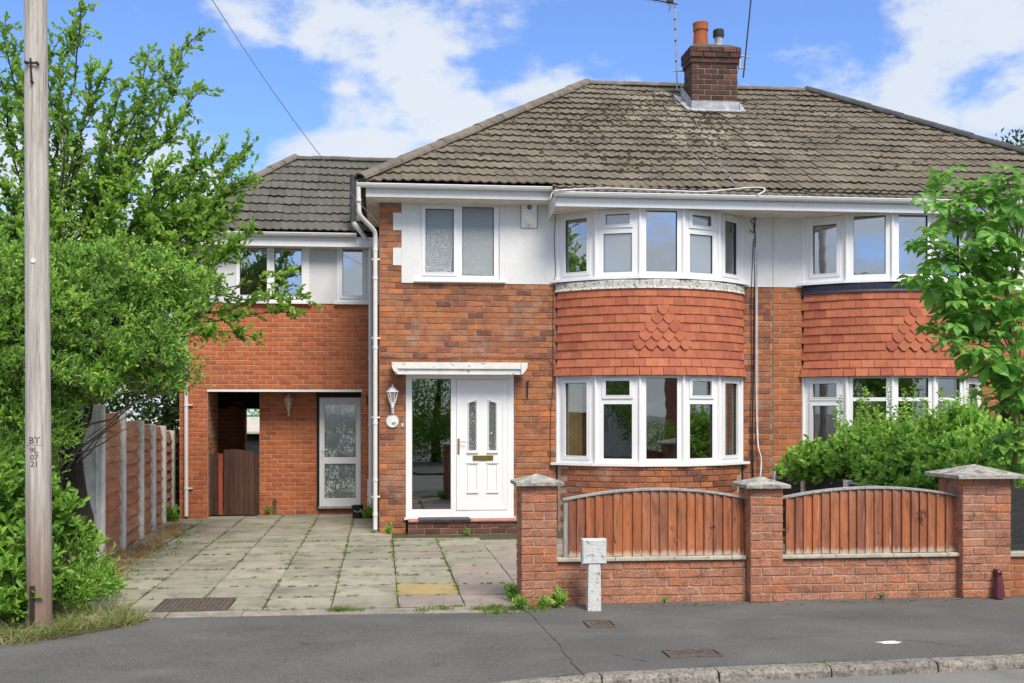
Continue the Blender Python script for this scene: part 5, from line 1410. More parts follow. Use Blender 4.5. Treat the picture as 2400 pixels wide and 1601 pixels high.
# ================================================================== THINGS ON THE WALLS
def lantern(x, y, zc, h, label, mat, arm=.12):
    t = thing('wall_lantern', label, 'lantern', (x, y, zc), 'half lanterns on the walls')
    s = h/.44; yy = y-.10*s
    def hexring(r, z, n=6, rot=0): return [(x+r*s*math.cos(2*math.pi*(k+rot)/n), yy+r*s*math.sin(2*math.pi*(k+rot)/n)*.8, zc+z*s) for k in range(n)]
    def loft(rings, m, n=6):
        vs = [p for r_ in rings for p in r_]; fs = [(i*n+k, i*n+(k+1) % n, (i+1)*n+(k+1) % n, (i+1)*n+k) for i in range(len(rings)-1) for k in range(n)]
        m.add(vs, fs + [tuple(range(n))[::-1], tuple(range((len(rings)-1)*n, len(rings)*n))])
    m = MB(); loft([hexring(.098, .105), hexring(.100, .112), hexring(.058, .145), hexring(.05, .165), hexring(.02, .185), hexring(.016, .20), hexring(.008, .225)], m); m.build('roof', M[mat], t)
    m = MB(); loft([hexring(.078, .10), hexring(.036, -.055)], m)
    m.build('glazing', M['lantern_glass'], t)
    m = MB()
    for a, b in zip(hexring(.082, .104), hexring(.040, -.06)): m.tube([a, b], .006*s, 4)
    loft([hexring(.042, -.055), hexring(.036, -.075), hexring(.026, -.12), hexring(.022, -.14)], m)
    m.build('cage', M[mat], t)
    m = MB(); m.tube([(x, yy, zc-.13*s), (x, yy+.02, zc-.18*s), (x, y-.01, zc-.19*s)], .014*s, 6); m.box(x-.024*s, x+.024*s, y-.03, y-.001, zc-.235*s, zc-.085*s, .006); m.build('bracket', M[mat], t)
M['lantern_glass'] = glassmat('lantern glass', .12, tint=(.8, .78, .7), body=(.55, .50, .36), bodyfac=.45)
zl = AZ(920, 935, YM-.05); lantern(AX(920, YM-.07), YM-.008, zl+.0, .445, 'white lantern above the round house number, left of the front door', 'upvc')
zl = AZ(676, 947, YR-.05); lantern(AX(676.5, YR-.07), YR-.008, zl+.0, .41, 'cream lantern on the recessed brick wall beside the glazed side door', 'cream_metal')
# number plaque
x, z = AX(919.5, YM-.03), AZ(919.5, 987.5, YM-.03); t = thing('number_plaque', 'round white house number plaque reading 60 under the lantern', 'plaque', (x, YM, z))
def disc(m, x, y0, y1, z, r, n=28, rf=None):
    rf = rf or r; v = [(x+r*math.cos(2*math.pi*k/n), y1, z+r*math.sin(2*math.pi*k/n)) for k in range(n)] + [(x+rf*math.cos(2*math.pi*k/n), y0, z+rf*math.sin(2*math.pi*k/n)) for k in range(n)]
    m.add(v, [tuple(range(n, 2*n))[::-1]] + [(k, (k+1) % n, (k+1) % n+n, k+n) for k in range(n)])
m = MB(); disc(m, x, YM-.022, YM-.002, z, .112, rf=.104); m.build('rim', M['plaque_rim'], t)
m = MB(); disc(m, x, YM-.027, YM-.0225, z, .092); m.build('face', M['plaque'], t)
me, _ = textmesh('60', .062, M['ink_grey'], t, None, weight=.0012); me.transform(Matrix.Translation((x+.025, YM-.030, z-.052)) @ Matrix.Rotation(R(90), 4, 'X')); obj('numerals', me, t)
m = MB(); z2 = AZ(943, 997, YM); x2 = AX(943, YM); m.box(x2-.012, x2+.012, YM-.02, YM-.009, z2-.02, z2+.02, .003); m.tube([(x2, YM-.02, z2+.03), (x2, YM-.005, z2+.03)], .009, 8)
o = m.build('bell_push', M['upvc'], None); o['label'] = 'tiny white bell push between the number plaque and the door frame'; o['category'] = 'doorbell'
# alarm box
x0, x1, za, zb_ = AX(1222, YM-.08), AX(1260, YM-.08), AZ(1240, 533, YM-.08), AZ(1240, 470, YM-.08)
t = thing('alarm_box', 'pale burglar alarm box with blue lens right of the bathroom window', 'alarm', ((x0+x1)/2, YM, za))
m = MB(); m.box(x0-.012, x1+.012, YM-.0125, YM-.0105, za-.008, zb_+.008); m.build('outline_plate', M['cable_grey'], t)  # added plate, a little larger than the box, draws its dark outline
m = MB(); zmid = za+.085
m.add([(x0+.0,YM-.011,za),(x1,YM-.011,za),(x1,YM-.011,zb_),(x0,YM-.011,zb_),(x0+.012,YM-.085,zmid),(x1-.012,YM-.085,zmid),(x1-.012,YM-.075,zb_-.01),(x0+.012,YM-.075,zb_-.01),(x0+.02,YM-.03,za),(x1-.02,YM-.03,za)],
      [(4,5,6,7),(8,9,5,4),(0,8,4),(9,1,5),(0,4,7,3),(5,1,2,6),(7,6,2,3),(0,1,9,8)]); m.build('housing', M['alarm'], t)
m = MB(); cx = (x0+x1)/2; disc(m, cx, YM-.10, YM-.079, AZ(1242, 486, YM-.08), .04, 16, .03); m.build('lens', M['blue_lens'], t)
m = MB(); m.box(cx-.012, cx+.012, YM-.062, YM-.058, za+.035, za+.045); m.build('keyhole', M['cable_black'], t)
# iron basket hooks
for (u, v0, v1, Y, lab) in ((1236, 893, 934, YM-.03, 'thin black iron hook on the brickwork right of the door canopy'), (860, 927, 950, YE-.03, 'small rusty hook on the extension pier behind the downpipes')):
    x, a, b = AX(u, Y), AZ(u, v1, Y), AZ(u, v0, Y)
    m = MB(); m.box(x-.010, x+.010, Y+.012, Y+.022, a, b); m.tube([(x, Y+.01, b-.02), (x, Y-.14, b), (x+.01, Y-.17, b+.02)], .006, 5); m.tube([(x, Y+.01, a+.02), (x, Y-.06, a+.10), (x, Y-.11, b-.02)], .005, 5)
    o = m.build('basket_hook', M['iron_dark'], None); o['label'] = lab; o['category'] = 'hook'
# doormat, bucket, standpipe
m = MB(); mx0, mx1 = AX(982, 16.02), AX(1104, 16.02)
for k in range(7): m.box(mx0, mx1, 16.03+k*.05, 16.075+k*.05, .227, .245)
o = m.build('doormat', M['mat_rubber'], None); o['label'] = 'grey ribbed doormat lying on the red tiled front step'; o['category'] = 'doormat'
bx = AX(837.5, 18.6); t = thing('bucket', 'small black bucket with thin handle by the glazed side door', 'bucket', (bx, 18.62, 0))
m = MB(); m.lathe([(.085, .0), (.105, .225), (.112, .23), (.112, .24), (.10, .24), (.08, .02), (.0, .02)], bx, 18.62, 20, cap=False); smooth_by_angle(m.build('body', M['bucket'], t), 50)
m = MB(); m.tube([(bx-.108, 18.62, .225)] + [(bx-.108+.216*k/8, 18.62-.115*math.sin(math.pi*k/8), .225-.10*math.sin(math.pi*k/8)) for k in range(1, 8)] + [(bx+.108, 18.62, .225)], .004, 5); m.build('handle', M['cable_white'], t)
sx = AX(645, YR-.05); m = MB(); m.tube([(sx, YR-.06, -.02), (sx, YR-.06, .26)], .025, 8); m.tube([(sx, YR-.06, .25), (sx, YR-.06, .30)], .036, 8); m.tube([(sx, YR-.06, .28), (sx, YR-.005, .28)], .012, 6)
o = m.build('standpipe', M['iron'], None); o['label'] = 'short lagged standpipe at the foot of the recessed brick wall'; o['category'] = 'pipe'

# blinds and curtains ------------------------------------------------------------------
def drape(cx, a0, a1, z0, z1, mat, label, r=BR-.12, name='curtain', cat='curtain', waves=5, amp=.018):
    m = MB(); n = waves*4; vs = []; fs = []
    for i in range(n+1):
        a = a0+(a1-a0)*i/n; rr = r + amp*math.sin(i*math.pi/2)
        for k, z in enumerate((z0, z1)):
            p = arc(cx, a, rr, z); vs.append(tuple(p)); p = arc(cx, a, rr-.004, z); vs.append(tuple(p))
    for i in range(n): b = i*4; fs += [(b, b+4, b+6, b+2), (b+1, b+3, b+7, b+5)]
    m.add(vs, fs); o = m.build(name, M[mat], None); o['label'] = label; o['category'] = cat; o['group'] = 'curtains and blinds in the bays'
drape(BAYX[0], -50, -38, 1.12, 2.48, 'blind', 'yellow vertical blind bunched at the left of the lower left bay window')
drape(BAYX[0], 33, 49, 1.12, 2.48, 'blind', 'yellow vertical blind bunched at the right of the lower left bay window')
drape(BAYX[0], -50, -37, 4.06, 5.10, 'blind', 'yellow blind at the left of the upper left bay window')
drape(BAYX[0], 32, 49, 4.06, 5.10, 'net', 'beige blind at the right of the upper left bay window')
drape(BAYX[1], -49, -40, 4.06, 5.10, 'net', 'cream curtain at the left of the neighbouring upper bay window', waves=3)

# cables -------------------------------------------------------------------------------
def cable(pts, r, mat, label, group='cables on the houses', sub=6, name='cable'):
    pts = [Vector(p) for p in pts]; out = []
    for i in range(len(pts)-1):
        a = pts[max(i-1, 0)]; b = pts[i]; c = pts[i+1]; d = pts[min(i+2, len(pts)-1)]
        for k in range(sub):
            t = k/sub; out.append(.5*((2*b)+(c-a)*t+(2*a-5*b+4*c-d)*t*t+(3*b-a-3*c+d)*t**3))
    out.append(pts[-1]); m = MB(); m.tube(out, r, 5); o = m.build(name, M[mat], None); smooth_by_angle(o, 80)
    o['label'] = label; o['category'] = 'cable'; o['group'] = group
yw = YM-.02
cable([P(1775, 487, yw), P(1768, 530, yw), P(1770, 560, yw), P(1769, 700, yw), P(1767, 850, yw), P(1765, 950, yw), P(1764, 1040, yw), P(1766, 1125, yw)], .010, 'cable_black', 'thick black cable running down the brick pillar between the bays')
cable([P(1766, 560, yw), P(1761, 700, yw), P(1762, 870, yw), P(1759, 1000, yw), P(1763, 1125, yw)], .006, 'cable_black', 'thinner black cable left of the thick one on the brick pillar')
cable([P(1770, 580, yw-.01), P(1772, 700, yw-.01), P(1772, 850, yw-.01), P(1773, 960, yw-.01), P(1776, 1040, yw-.02), P(1784, 1075, yw-.06), P(1781, 1125, yw-.1)], .010, 'cable_white', 'white cable down the pillar that kinks outward near its foot')
cable([P(1775, 590, yw-.01), P(1776, 850, yw-.01), P(1777, 1030, yw-.02), P(1785, 1080, yw-.05), P(1782, 1125, yw-.1)], .006, 'cable_white', 'second white cable beside the kinked one on the pillar')
cable([P(1768, 475, 16.0), P(1775, 492, yw-.02), P(1772, 505, yw-.05), P(1760, 520, yw-.04), P(1770, 528, yw-.06), P(1765, 545, yw-.02), P(1757, 538, yw-.03)], .008, 'cable_black', 'tangle of black cable hanging under the soffit between the bays', name='cable_tangle')
cable([P(1290, 465, 15.46), P(1296, 450, 15.45), P(1310, 446, 15.44), P(1420, 441, 15.5), P(1560, 446, 15.5), P(1650, 449, 15.5), P(1740, 441, 15.55), P(1785, 440, 15.6), P(1792, 447, 15.5), P(1776, 457, 15.45)], .011, 'cable_white', 'white cable lying along the gutter above the left bay')
for (pts, lab) in (([(1560, 300), (1590, 330), (1640, 385), (1680, 420), (1720, 440)], 'grey cable trailing down the roof tiles from the chimney left side'),
                   ([(1628, 285), (1645, 320), (1660, 350), (1700, 410), (1725, 438)], 'grey cable trailing down the tiles below the chimney middle'),
                   ([(1660, 310), (1675, 345), (1690, 385), (1722, 437)], 'short grey cable joining the others on the lower roof tiles'),
                   ([(1755, 262), (1800, 300), (1835, 345), (1880, 385), (1935, 430), (1972, 458)], 'grey cable running down the tiles right of the chimney')):
    pp = []
    for (u, v) in pts:        # where the sight line meets the tiled slope
        lo, hi = 15.7, 20.4
        for _ in range(40):
            mid = (lo+hi)/2
            if AZ(u, v, mid) > rz(mid): lo = mid
            else: hi = mid
        p_ = P(u, v, lo); pp.append((p_.x, p_.y, rz(lo)+.045))
    pp = [(a+random.gauss(0, .012), b, c) for a, b, c in pp]
    cable(pp, .0075, 'cable_grey', lab, 'cables lying on the roof')
cable([P(1303, 500, yw), P(1299, 560, yw), P(1302, 640, yw), P(1297, 680, yw), P(1296, 900, yw), P(1291, 960, yw), P(1290, 1100, yw)], .005, 'cable_black', 'thin dark cable down the left side of the main bay')
cable([P(892, 835, yw), P(940, 840, yw), P(1000, 842, yw), P(1080, 837, yw), P(1180, 838, yw), P(1260, 840, yw), P(1290, 846, yw), P(1292, 858, yw)], .005, 'cable_black', 'thin dark cable running across the brickwork above the door canopy')

# aerials --------------------------------------------------------------------------------
ya = 19.95
t = thing('tv_aerial', 'television aerial on a thin mast left of the chimney', 'aerial', (AX(1586, ya), ya, 8.4), 'aerials by the chimney')
m = MB(); b0, b1 = P(1587, 212, ya), P(1580, -30, ya); m.tube([b0, b1], .016, 8); m.tube([P(1577, 166, ya), P(1606, 167, ya)], .012, 6); m.build('mast', M['galv'], t)
m = MB()
for v in (46, 69, 96, 144): a = P(1581+(v/210)*6-.6, v, ya); m.tube([a-Vector((0,0,.012)), a+Vector((0,0,.012))], .022, 8)
m.build('tape_band', M['cable_black'], t)
m = MB(); a = P(1588, 10, ya-.05); b = P(1490, -8, ya-.25); m.tube([a, b], .012, 6)
for k in range(16):
    c = a.lerp(b, .08+k/17); m.tube([c+Vector((.02, -.02, -.06)), c+Vector((-.02, .02, .06))], .004, 4)
m.box(P(1566, 5, ya).x-.05, P(1566, 5, ya).x+.06, ya-.16, ya-.08, P(1566, 6, ya).z-.05, P(1566, 3, ya).z+.04); m.build('yagi', M['iron_dark'], t)
m = MB()
for s in (-1, 1):
    for k in range(5): c = P(1576, 12, ya)+Vector((-.06+.03*k*0, 0, s*(.02+.02*k))); m.tube([c+Vector((0, -.15, 0)), c+Vector((.02, .15, 0))], .003, 4)
m.build('reflector', M['galv'], t)
ya2 = 19.5
t = thing('mast_aerial', 'bare leaning aerial mast bracketed to the right side of the chimney', 'aerial', (AX(1742, ya2), ya2, 8.4), 'aerials by the chimney')
m = MB(); m.tube([P(1742, 182, ya2), P(1764, -40, ya2)], .015, 8); m.build('mast', M['iron_dark'], t)
m = MB(); m.tube([P(1729, 130, ya2), P(1756, 134, ya2)], .013, 6); m.tube([P(1729, 159, ya2), P(1753, 161, ya2)], .013, 6); m.box(AX(1731, ya2), AX(1733, ya2)+.02, ya2-.03, ya2+.03, AZ(1732, 162, ya2), AZ(1732, 128, ya2)); m.tube([P(1756, 127, ya2), P(1755, 141, ya2)], .010, 6); m.build('bracket', M['galv'], t)

# ================================================================== BACK AND ACROSS THE STREET
shed = thing('garage', 'low garage with pale roof seen through the side passage', 'garage', (-3, 28, 0))
m = MB(); m.box(-7, -.5, 28, 32, -.1, 1.42); m.build('wall', M['wood_black'], shed)
m = MB(); m.prism([(27.8, 1.40), (30, 1.78), (32.3, 1.40), (32.3, 1.34), (27.8, 1.34)], 'x', -7.2, -.3); m.build('roof', M['shed_roof'], shed)
# opposite side of the street (behind the viewer, mirrored in the panes)
for (cx, w, hgt, lab) in ((18.5, 9, 5.2, 'brick house across the street reflected in the window panes'), (-9, 9, 5.2, 'pale house across the street reflected in the side glazing')):
    t = thing('opposite_house', lab, 'house', (cx, -11, 0))
    m = MB(); m.box(cx-w/2, cx+w/2, -18, -11, -.1, hgt); m.build('wall', M['brick_neighbour'] if cx > 0 else M['soffit'], t)
    m = MB(); a, b = cx-w/2-.4, cx+w/2+.4
    m.add([(a,-10.6,hgt),(b,-10.6,hgt),(b,-18.4,hgt),(a,-18.4,hgt),(a+3.6,-14.5,hgt+2.9),(b-3.6,-14.5,hgt+2.9)], [(1,0,4,5),(2,1,5),(3,2,5,4),(0,3,4)]); m.build('roof', M['tile_ext'], t)
    for k in (-1, 1):
        for zz in (.9, 3.3): m = MB(); m.box(cx+k*2.2-1, cx+k*2.2+1, -10.99, -10.95, zz, zz+1.3); f = m.build('window', M['upvc'], t); m = MB(); m.box(cx+k*2.2-.9, cx+k*2.2+.9, -10.945, -10.93, zz+.1, zz+1.2); m.build('pane', M['glass'], f)

# ================================================================== PLANTING
def px_tip(u, v, Y): return P(u, v, Y)
# tall tree behind the bushes
tree = thing('garden_tree', 'tall loose tree with long leafy shoots rising behind the bright bush', 'tree', (-4.15, 14.1, 0))
pl = Plant(); base = Vector((-4.15, 14.1, -.05))
trunk = pl.bough(base, (-4.25, 14.2, 2.2), .16, .12, .1, 6, 9)
fork = trunk[-1]
tr2 = pl.bough(fork, (-4.5, 14.3, 3.6), .12, .07, .1, 5, 7); f2 = tr2[-1]
tips = [(12, 40, 13.6), (30, 120, 13.9), (-30, 80, 13.4), (70, 150, 14.2), (135, 100, 14.2), (195, -15, 14.4), (175, 60, 14.6), (212, 150, 14.2), (250, 170, 14.4), (288, 250, 14.6), (350, 125, 14.6), (372, 150, 14.0),
        (468, 78, 14.4), (425, 160, 14.8), (478, 205, 14.6), (460, 330, 14.6), (520, 345, 14.8), (583, 355, 14.8), (585, 420, 14.4), (560, 475, 15.2), (520, 530, 14.4), (590, 540, 14.2), (480, 430, 14.9),
        (330, 320, 14.2), (240, 330, 13.8), (160, 270, 14.2), (60, 300, 13.4), (10, 250, 13.7), (-60, 260, 13.4), (400, 380, 13.8), (310, 430, 13.6), (200, 420, 14.0), (110, 430, 13.6), (20, 440, 13.4), (430, 500, 14.2), (350, 540, 13.6),
        (-80, 400, 13.4), (-60, 560, 13.2), (260, 500, 13.4), (120, 520, 13.2), (30, 540, 13.0), (330, 470, 14.4), (400, 560, 13.8), (180, 350, 14.6), (280, 380, 14.6), (90, 220, 14.4), (380, 230, 14.2), (430, 280, 14.2), (150, 170, 13.8), (50, 200, 14.0), (300, 200, 14.4), (400, 450, 14.8), (470, 480, 14.6)]
for (u, v, Y) in tips:
    tip = px_tip(u, v, Y)
    if v < 300: src = f2 if random.random() < .6 else fork
    else: src = fork if random.random() < .5 else tr2[2]
    b = pl.bough(src, tip, .028, .005, .22, 12, 5)
    if v > 280: pl.twigs(b, .45, 22, .42, .9, .15, 10, .0035)
    pl.twigs(b, .34, 21 if v < 300 else 32, .55, .8, .25, 9 if v < 300 else 11, .004)
    pl.twigs(b, .75, 13, .26, .6, .5, 9, .003)
# the low boughs that reach across the extension
for (u, v, Y, s) in ((722, 700, 15.0, 1), (640, 690, 14.8, .7), (700, 735, 15.1, .7), (600, 795, 14.7, .8), (560, 740, 14.6, .8), (500, 650, 14.6, 1), (500, 780, 14.4, 1), (480, 600, 14.3, 1), (520, 590, 14.4, .7), (430, 720, 14.0, 1), (680, 640, 15.0, .4), (460, 680, 14.2, 1)):
    tip = px_tip(u, v, Y); st = Vector((-4.1, 14.2, random.uniform(2.6, 3.6))); b = pl.bough(st, tip, .024, .004, .25, 12, 5)
    pl.twigs(b, .42, int(26*s), .40, .8, .05, 10, .0035)
    pl.twigs(b, .86, 7, .18, .6, .2, 7, .003)
pl.w.build('limbs', M['bark'], tree)
pl.foliage('foliage', .072, M['leaf_tree'], tree, jitter=.7, asp=.56, shape=6, sj=.5)

# broad fine leaved bush
def clump(plant, c, rad, n, ln, leaves=8, up=.5, droop=0.0, low=-.55):
    c = Vector(c)
    for i in range(n):
        th = random.uniform(0, 2*math.pi); zz = random.uniform(low, 1.0); rr = math.sqrt(max(0, 1-zz*zz))
        d = Vector((math.cos(th)*rr, math.sin(th)*rr, zz)); q = random.uniform(.62, 1.02)*(1+.12*math.sin(5*th+3*zz))
        p = c + Vector((d.x*rad[0], d.y*rad[1], d.z*rad[2]))*q
        o = (d*.8 + Vector((0, 0, up)) + Vector([random.gauss(0, .35) for _ in range(3)])).normalized()
        l = ln*random.uniform(.5, 1.3)
        for j in range(leaves):
            t = (j+.4)/leaves; plant.pts.append(tuple(p + o*l*t + Vector((0, 0, -droop*t*t)))); plant.dirs.append(tuple(o))
        if i % 3 == 0: plant.w.tube([p-o*l*.4, p+o*l], [.004, .002], 3, cap=False)
def bushy(plant, c, rad, r, count, n, ln, leaves, up, low=-.5, fill=.35):
    """a mound made of many small sprays, so that its face breaks into lit heads and dark pockets"""
    c = Vector(c); clump(plant, c, (rad[0]*.8, rad[1]*.8, rad[2]*.8), int(n*count*fill), ln, leaves, up, low=low)
    for i in range(count):
        th = random.uniform(0, 2*math.pi); zz = random.uniform(low, 1.0); rr = math.sqrt(1-zz*zz)
        p = c + Vector((math.cos(th)*rr*rad[0], math.sin(th)*rr*rad[1], zz*rad[2]))*random.uniform(.8, 1.08); q = r*random.uniform(.6, 1.35)
        clump(plant, p, (q, q, q*.8), int(n*random.uniform(.6, 1.3)), ln, leaves, up, low=-.3)
bush = thing('feathery_bush', 'big bright green fine leaved bush bulging behind the telegraph pole', 'bush', (-4.3, 12.3, 0))
pl = Plant()
blobs = [(90, 730, 11.6, .8, .62), (-40, 720, 11.4, .9, .62), (190, 660, 12.0, .75, .5), (300, 690, 12.3, .75, .5), (390, 700, 12.8, .55, .42), (230, 780, 11.8, .85, .6), (340, 830, 12.2, .55, .42), (110, 870, 11.5, .8, .6), (0, 820, 11.3, .8, .7),
         (300, 880, 12.0, .45, .28), (20, 960, 11.3, .6, .4), (150, 920, 11.6, .5, .28), (385, 900, 12.8, .30, .38), (-120, 800, 11.2, .9, .7)]
for (u, v, Y, rx, rz_) in blobs:
    c = P(u, v, Y+.2); bushy(pl, c, (rx*.92, rx*.85, rz_*.9), .20, int(46*rx*rz_)+6, 34, .15, 9, .8, -.6, .5)
for b in range(26):       # bare wood under the canopy
    a = Vector((-4.0+random.uniform(-.3, .2), 12.7+random.uniform(-.3, .3), random.uniform(.6, 1.6)))
    e = P(random.uniform(20, 390), random.uniform(870, 1040), random.uniform(11.4, 12.6)); pl.bough(a, e, .016, .003, .5, 7, 4)
for (x, r0) in ((-4.02, .085), (-3.86, .05), (-4.2, .06)):
    pl.bough((x+.1, 13.0, -.05), (x-.25, 12.6, 1.9), r0, r0*.6, .3, 8, 8)
pl.w.build('limbs', M['twig'], bush)
pl.foliage('foliage', .050, M['leaf_bush'], bush, jitter=.75, asp=.44, up=.35, sj=.6)

# trunk of old tree in the shade, leaning
t = thing('tree_trunk', 'dark leaning trunk in the shade left of the first fence post', 'tree trunk', (-4.2, 13.2, 0)); pl = Plant()
a = G(212, 1240); pl.bough((AX(205, 12.6), 12.6, -.05), (AX(150, 12.6), 12.7, 1.75), .15, .11, .12, 8, 10); pl.bough((AX(170, 12.6), 12.65, 1.1), (AX(215, 12.6), 12.8, 2.2), .07, .05, .2, 6, 8)
pl.w.build('bark', M['bark'], t)

# laurel and low shrubs under the pole
lau = thing('laurel_bush', 'low glossy laurel at the lower left behind the telegraph pole', 'bush', (-4.3, 9.9, 0)); pl = Plant()
for (u, v, Y, rx, rz_) in ((-20, 1200, 9.9, .5, .42), (60, 1230, 10.3, .42, .35), (10, 1340, 9.55, .34, .33), (-60, 1380, 9.4, .4, .35), (55, 1400, 9.5, .20, .2), (150, 1270, 10.6, .26, .2), (0, 1440, 9.3, .3, .12)):
    bushy(pl, P(u, v, Y), (rx*.9, rx*.75, rz_*.9), .14, int(40*rx), 10, .12, 7, .6, -.5, .5)
pl.w.build('stems', M['twig_green'], lau, kind='stuff'); pl.foliage('foliage', .095, M['leaf_laurel'], lau, jitter=.75, asp=.40, shape=6, up=.3)
lau2 = thing('leafy_shrub', 'soft green shrub spilling between the pole and the fence foot', 'bush', (-3.6, 10.9, 0)); pl = Plant()
for (u, v, Y, rx, rz_) in ((165, 1330, 10.3, .30, .22), (205, 1385, 10.0, .26, .15), (150, 1400, 9.8, .22, .18), (20, 1100, 11.2, .45, .3), (60, 1020, 11.4, .5, .3)):
    clump(pl, P(u, v, Y), (rx, rx*.8, rz_), int(620*rx), .16, 10, .6)
pl.w.build('stems', M['twig_green'], lau2, kind='stuff'); pl.foliage('foliage', .050, M['leaf_bush'] if False else M['leaf_laurel'], lau2, jitter=.6, asp=.34)

# background hedge, conifer, far trees
def mass(name, label, cat, cx, cy, cz, rx, ry, rz_, n, size, mat, seed, group=None, core=True):
    r2 = np.random.default_rng(seed); t = thing(name, label, cat, (cx, cy, 0), group)
    d = unit(r2.normal(0, 1, (n, 3))); q = r2.uniform(.72, 1.03, (n, 1)); lump = 1 + .13*np.sin(d[:, :1]*7+seed)*np.cos(d[:, 2:]*6) + .08*np.sin(d[:, 1:2]*13)
    Pn = np.array([cx, cy, cz]) + d*q*lump*np.array([rx, ry, rz_]); Pn = Pn[Pn[:, 2] > 0]
    D = unit(Pn-np.array([cx, cy, cz])); V, Fc = leaves_on(Pn, D, size, jitter=.7, asp=.5, up=.2)
    obj('foliage', tri_mesh('foliage', V, Fc, M[mat]), t, kind='stuff')
    m = MB(); m.tube([(cx, cy, -.1), (cx, cy, cz*.5), (cx+.1, cy, cz)], [.18, .14, .06], 8); m.build('trunk', M['bark'], t)
    return t
def leaves_on_fix(): pass
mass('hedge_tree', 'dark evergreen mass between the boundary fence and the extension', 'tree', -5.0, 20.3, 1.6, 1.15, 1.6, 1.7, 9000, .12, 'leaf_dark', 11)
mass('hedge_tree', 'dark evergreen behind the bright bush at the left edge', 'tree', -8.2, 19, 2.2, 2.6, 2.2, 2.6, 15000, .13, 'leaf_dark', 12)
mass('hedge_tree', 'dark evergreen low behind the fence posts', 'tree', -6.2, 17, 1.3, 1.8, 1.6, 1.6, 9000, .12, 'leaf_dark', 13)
mass('garden_bush', 'green bush beyond the garage roof seen through the passage', 'bush', -2.8, 34, 1.9, 3.5, 1.6, 1.9, 7000, .16, 'leaf_shrub', 14)
mass('distant_tree', 'dark treetop peeping over the right hip of the roof', 'tree', 21.6, 33.0, 7.6, 2.2, 2.2, 3.4, 8000, .20, 'leaf_dark', 15)
mass('street_tree', 'tree across the street mirrored in the lower bay panes', 'tree', 2.2, -8.5, 3.2, 2.0, 1.6, 2.6, 9000, .16, 'leaf_tree', 16)
mass('street_tree', 'rounded tree across the street mirrored in the left bay panes', 'tree', -6.5, -8.5, 3.0, 2.6, 1.6, 2.8, 9000, .16, 'leaf_tree', 19)
mass('street_tree', 'tree across the street mirrored in the neighbouring bay', 'tree', 19, -9, 4.2, 3.0, 2.0, 4.2, 9000, .2, 'leaf_tree', 17)
mass('street_hedge', 'hedge across the street mirrored in the door glass', 'hedge', 6.0, -7, .8, 7.5, .7, 1.0, 12000, .10, 'leaf_laurel', 18)

# neighbour's shrub
sh = thing('spring_shrub', 'dense spring green shrub with upright shoots below the neighbouring bay', 'bush', (7.6, 13.9, 0)); pl = Plant()
for (u, v, Y, rx, rz_) in ((2120, 1150, 13.2, .6, .25), (2230, 1140, 12.6, .5, .3), (2310, 1130, 12.2, .4, .35), (2330, 1080, 12.6, .4, .36), (1945, 1100, 14.6, .50, .30), (2030, 1100, 14.2, .66, .38), (2130, 1095, 13.6, .66, .42), (2220, 1100, 13.0, .56, .42), (2290, 1085, 12.6, .45, .42), (2060, 1045, 14.4, .40, .20), (2170, 1045, 14.0, .45, .22), (2260, 1030, 13.4, .35, .26), (1905, 1115, 14.8, .36, .2)):
    bushy(pl, P(u, v, Y), (rx*.9, rx*.75, rz_*.85), .17, int(40*rx), 14, .18, 6, .7, -.7, .5)
pls = Plant()
for k in range(60):      # upright pale shoots
    u = random.uniform(1960, 2310); a = P(u, random.uniform(990, 1060), random.uniform(13.2, 14.4)); b = a + Vector((random.gauss(0, .05), random.gauss(0, .05), random.uniform(.3, .62)))
    pl.w.tube([a, b], [.005, .002], 3, cap=False)
    for j in range(16):
        t_ = (j+1)/16; p_ = a.lerp(b, t_)
        for s in (0, 1): ang = j*1.57+s*math.pi; pls.pts.append(tuple(p_)); pls.dirs.append((math.cos(ang), math.sin(ang), .35))
pl.w.build('stems', M['twig_green'], sh, kind='stuff'); pls.foliage('shoot_leaves', .055, M['leaf_shrub'], sh, jitter=.3, asp=.5, shape=6, up=.1); pl.foliage('foliage', .092, M['leaf_shrub'], sh, jitter=.7, asp=.62, shape=6, up=.15)

# palmate leaved sapling on the right: each big leaf its own piece
sap = thing('palmate_sapling', 'young tree with broad hand shaped leaves leaning in from the right edge', 'tree', (7.75, 12.0, 0)); pl = Plant()
def palm_mesh(seed):
    r2 = random.Random(seed); m = MB(); n = 5 if seed % 2 else 6
    for k in range(n):
        a = R(-105 + 210*k/(n-1)) + r2.gauss(0, .07); L = (.26 if abs(k-(n-1)/2) < 1.2 else .20)*r2.uniform(.85, 1.1); d = Vector((math.cos(a), math.sin(a), -.12+r2.gauss(0, .08))); s = Vector((-math.sin(a), math.cos(a), 0)); w = L*.25
        pr = []
        for t, ww, dz in ((.04, .12, 0), (.3, .5, .012), (.62, 1.0, .008), (.82, .75, -.010), (1.0, .05, -.045)):
            c = d*L*t + Vector((0, 0, dz)); fold = .32*w*ww
            pr.append((c - s*w*ww + Vector((0, 0, fold)), c, c + s*w*ww + Vector((0, 0, fold))))
        for i in range(4):
            a1, b1 = pr[i], pr[i+1]; m.add([*a1, *b1], [(0, 1, 4, 3), (1, 2, 5, 4)])
    m.tube([(-.13, 0, -.03), (-.05, 0, .0), (0, 0, 0)], [.003, .0025, .002], 4, cap=False)
    return m.mesh('leaf', M['leaf_chest'], smooth=False)
palms = [palm_mesh(i) for i in range(6)]
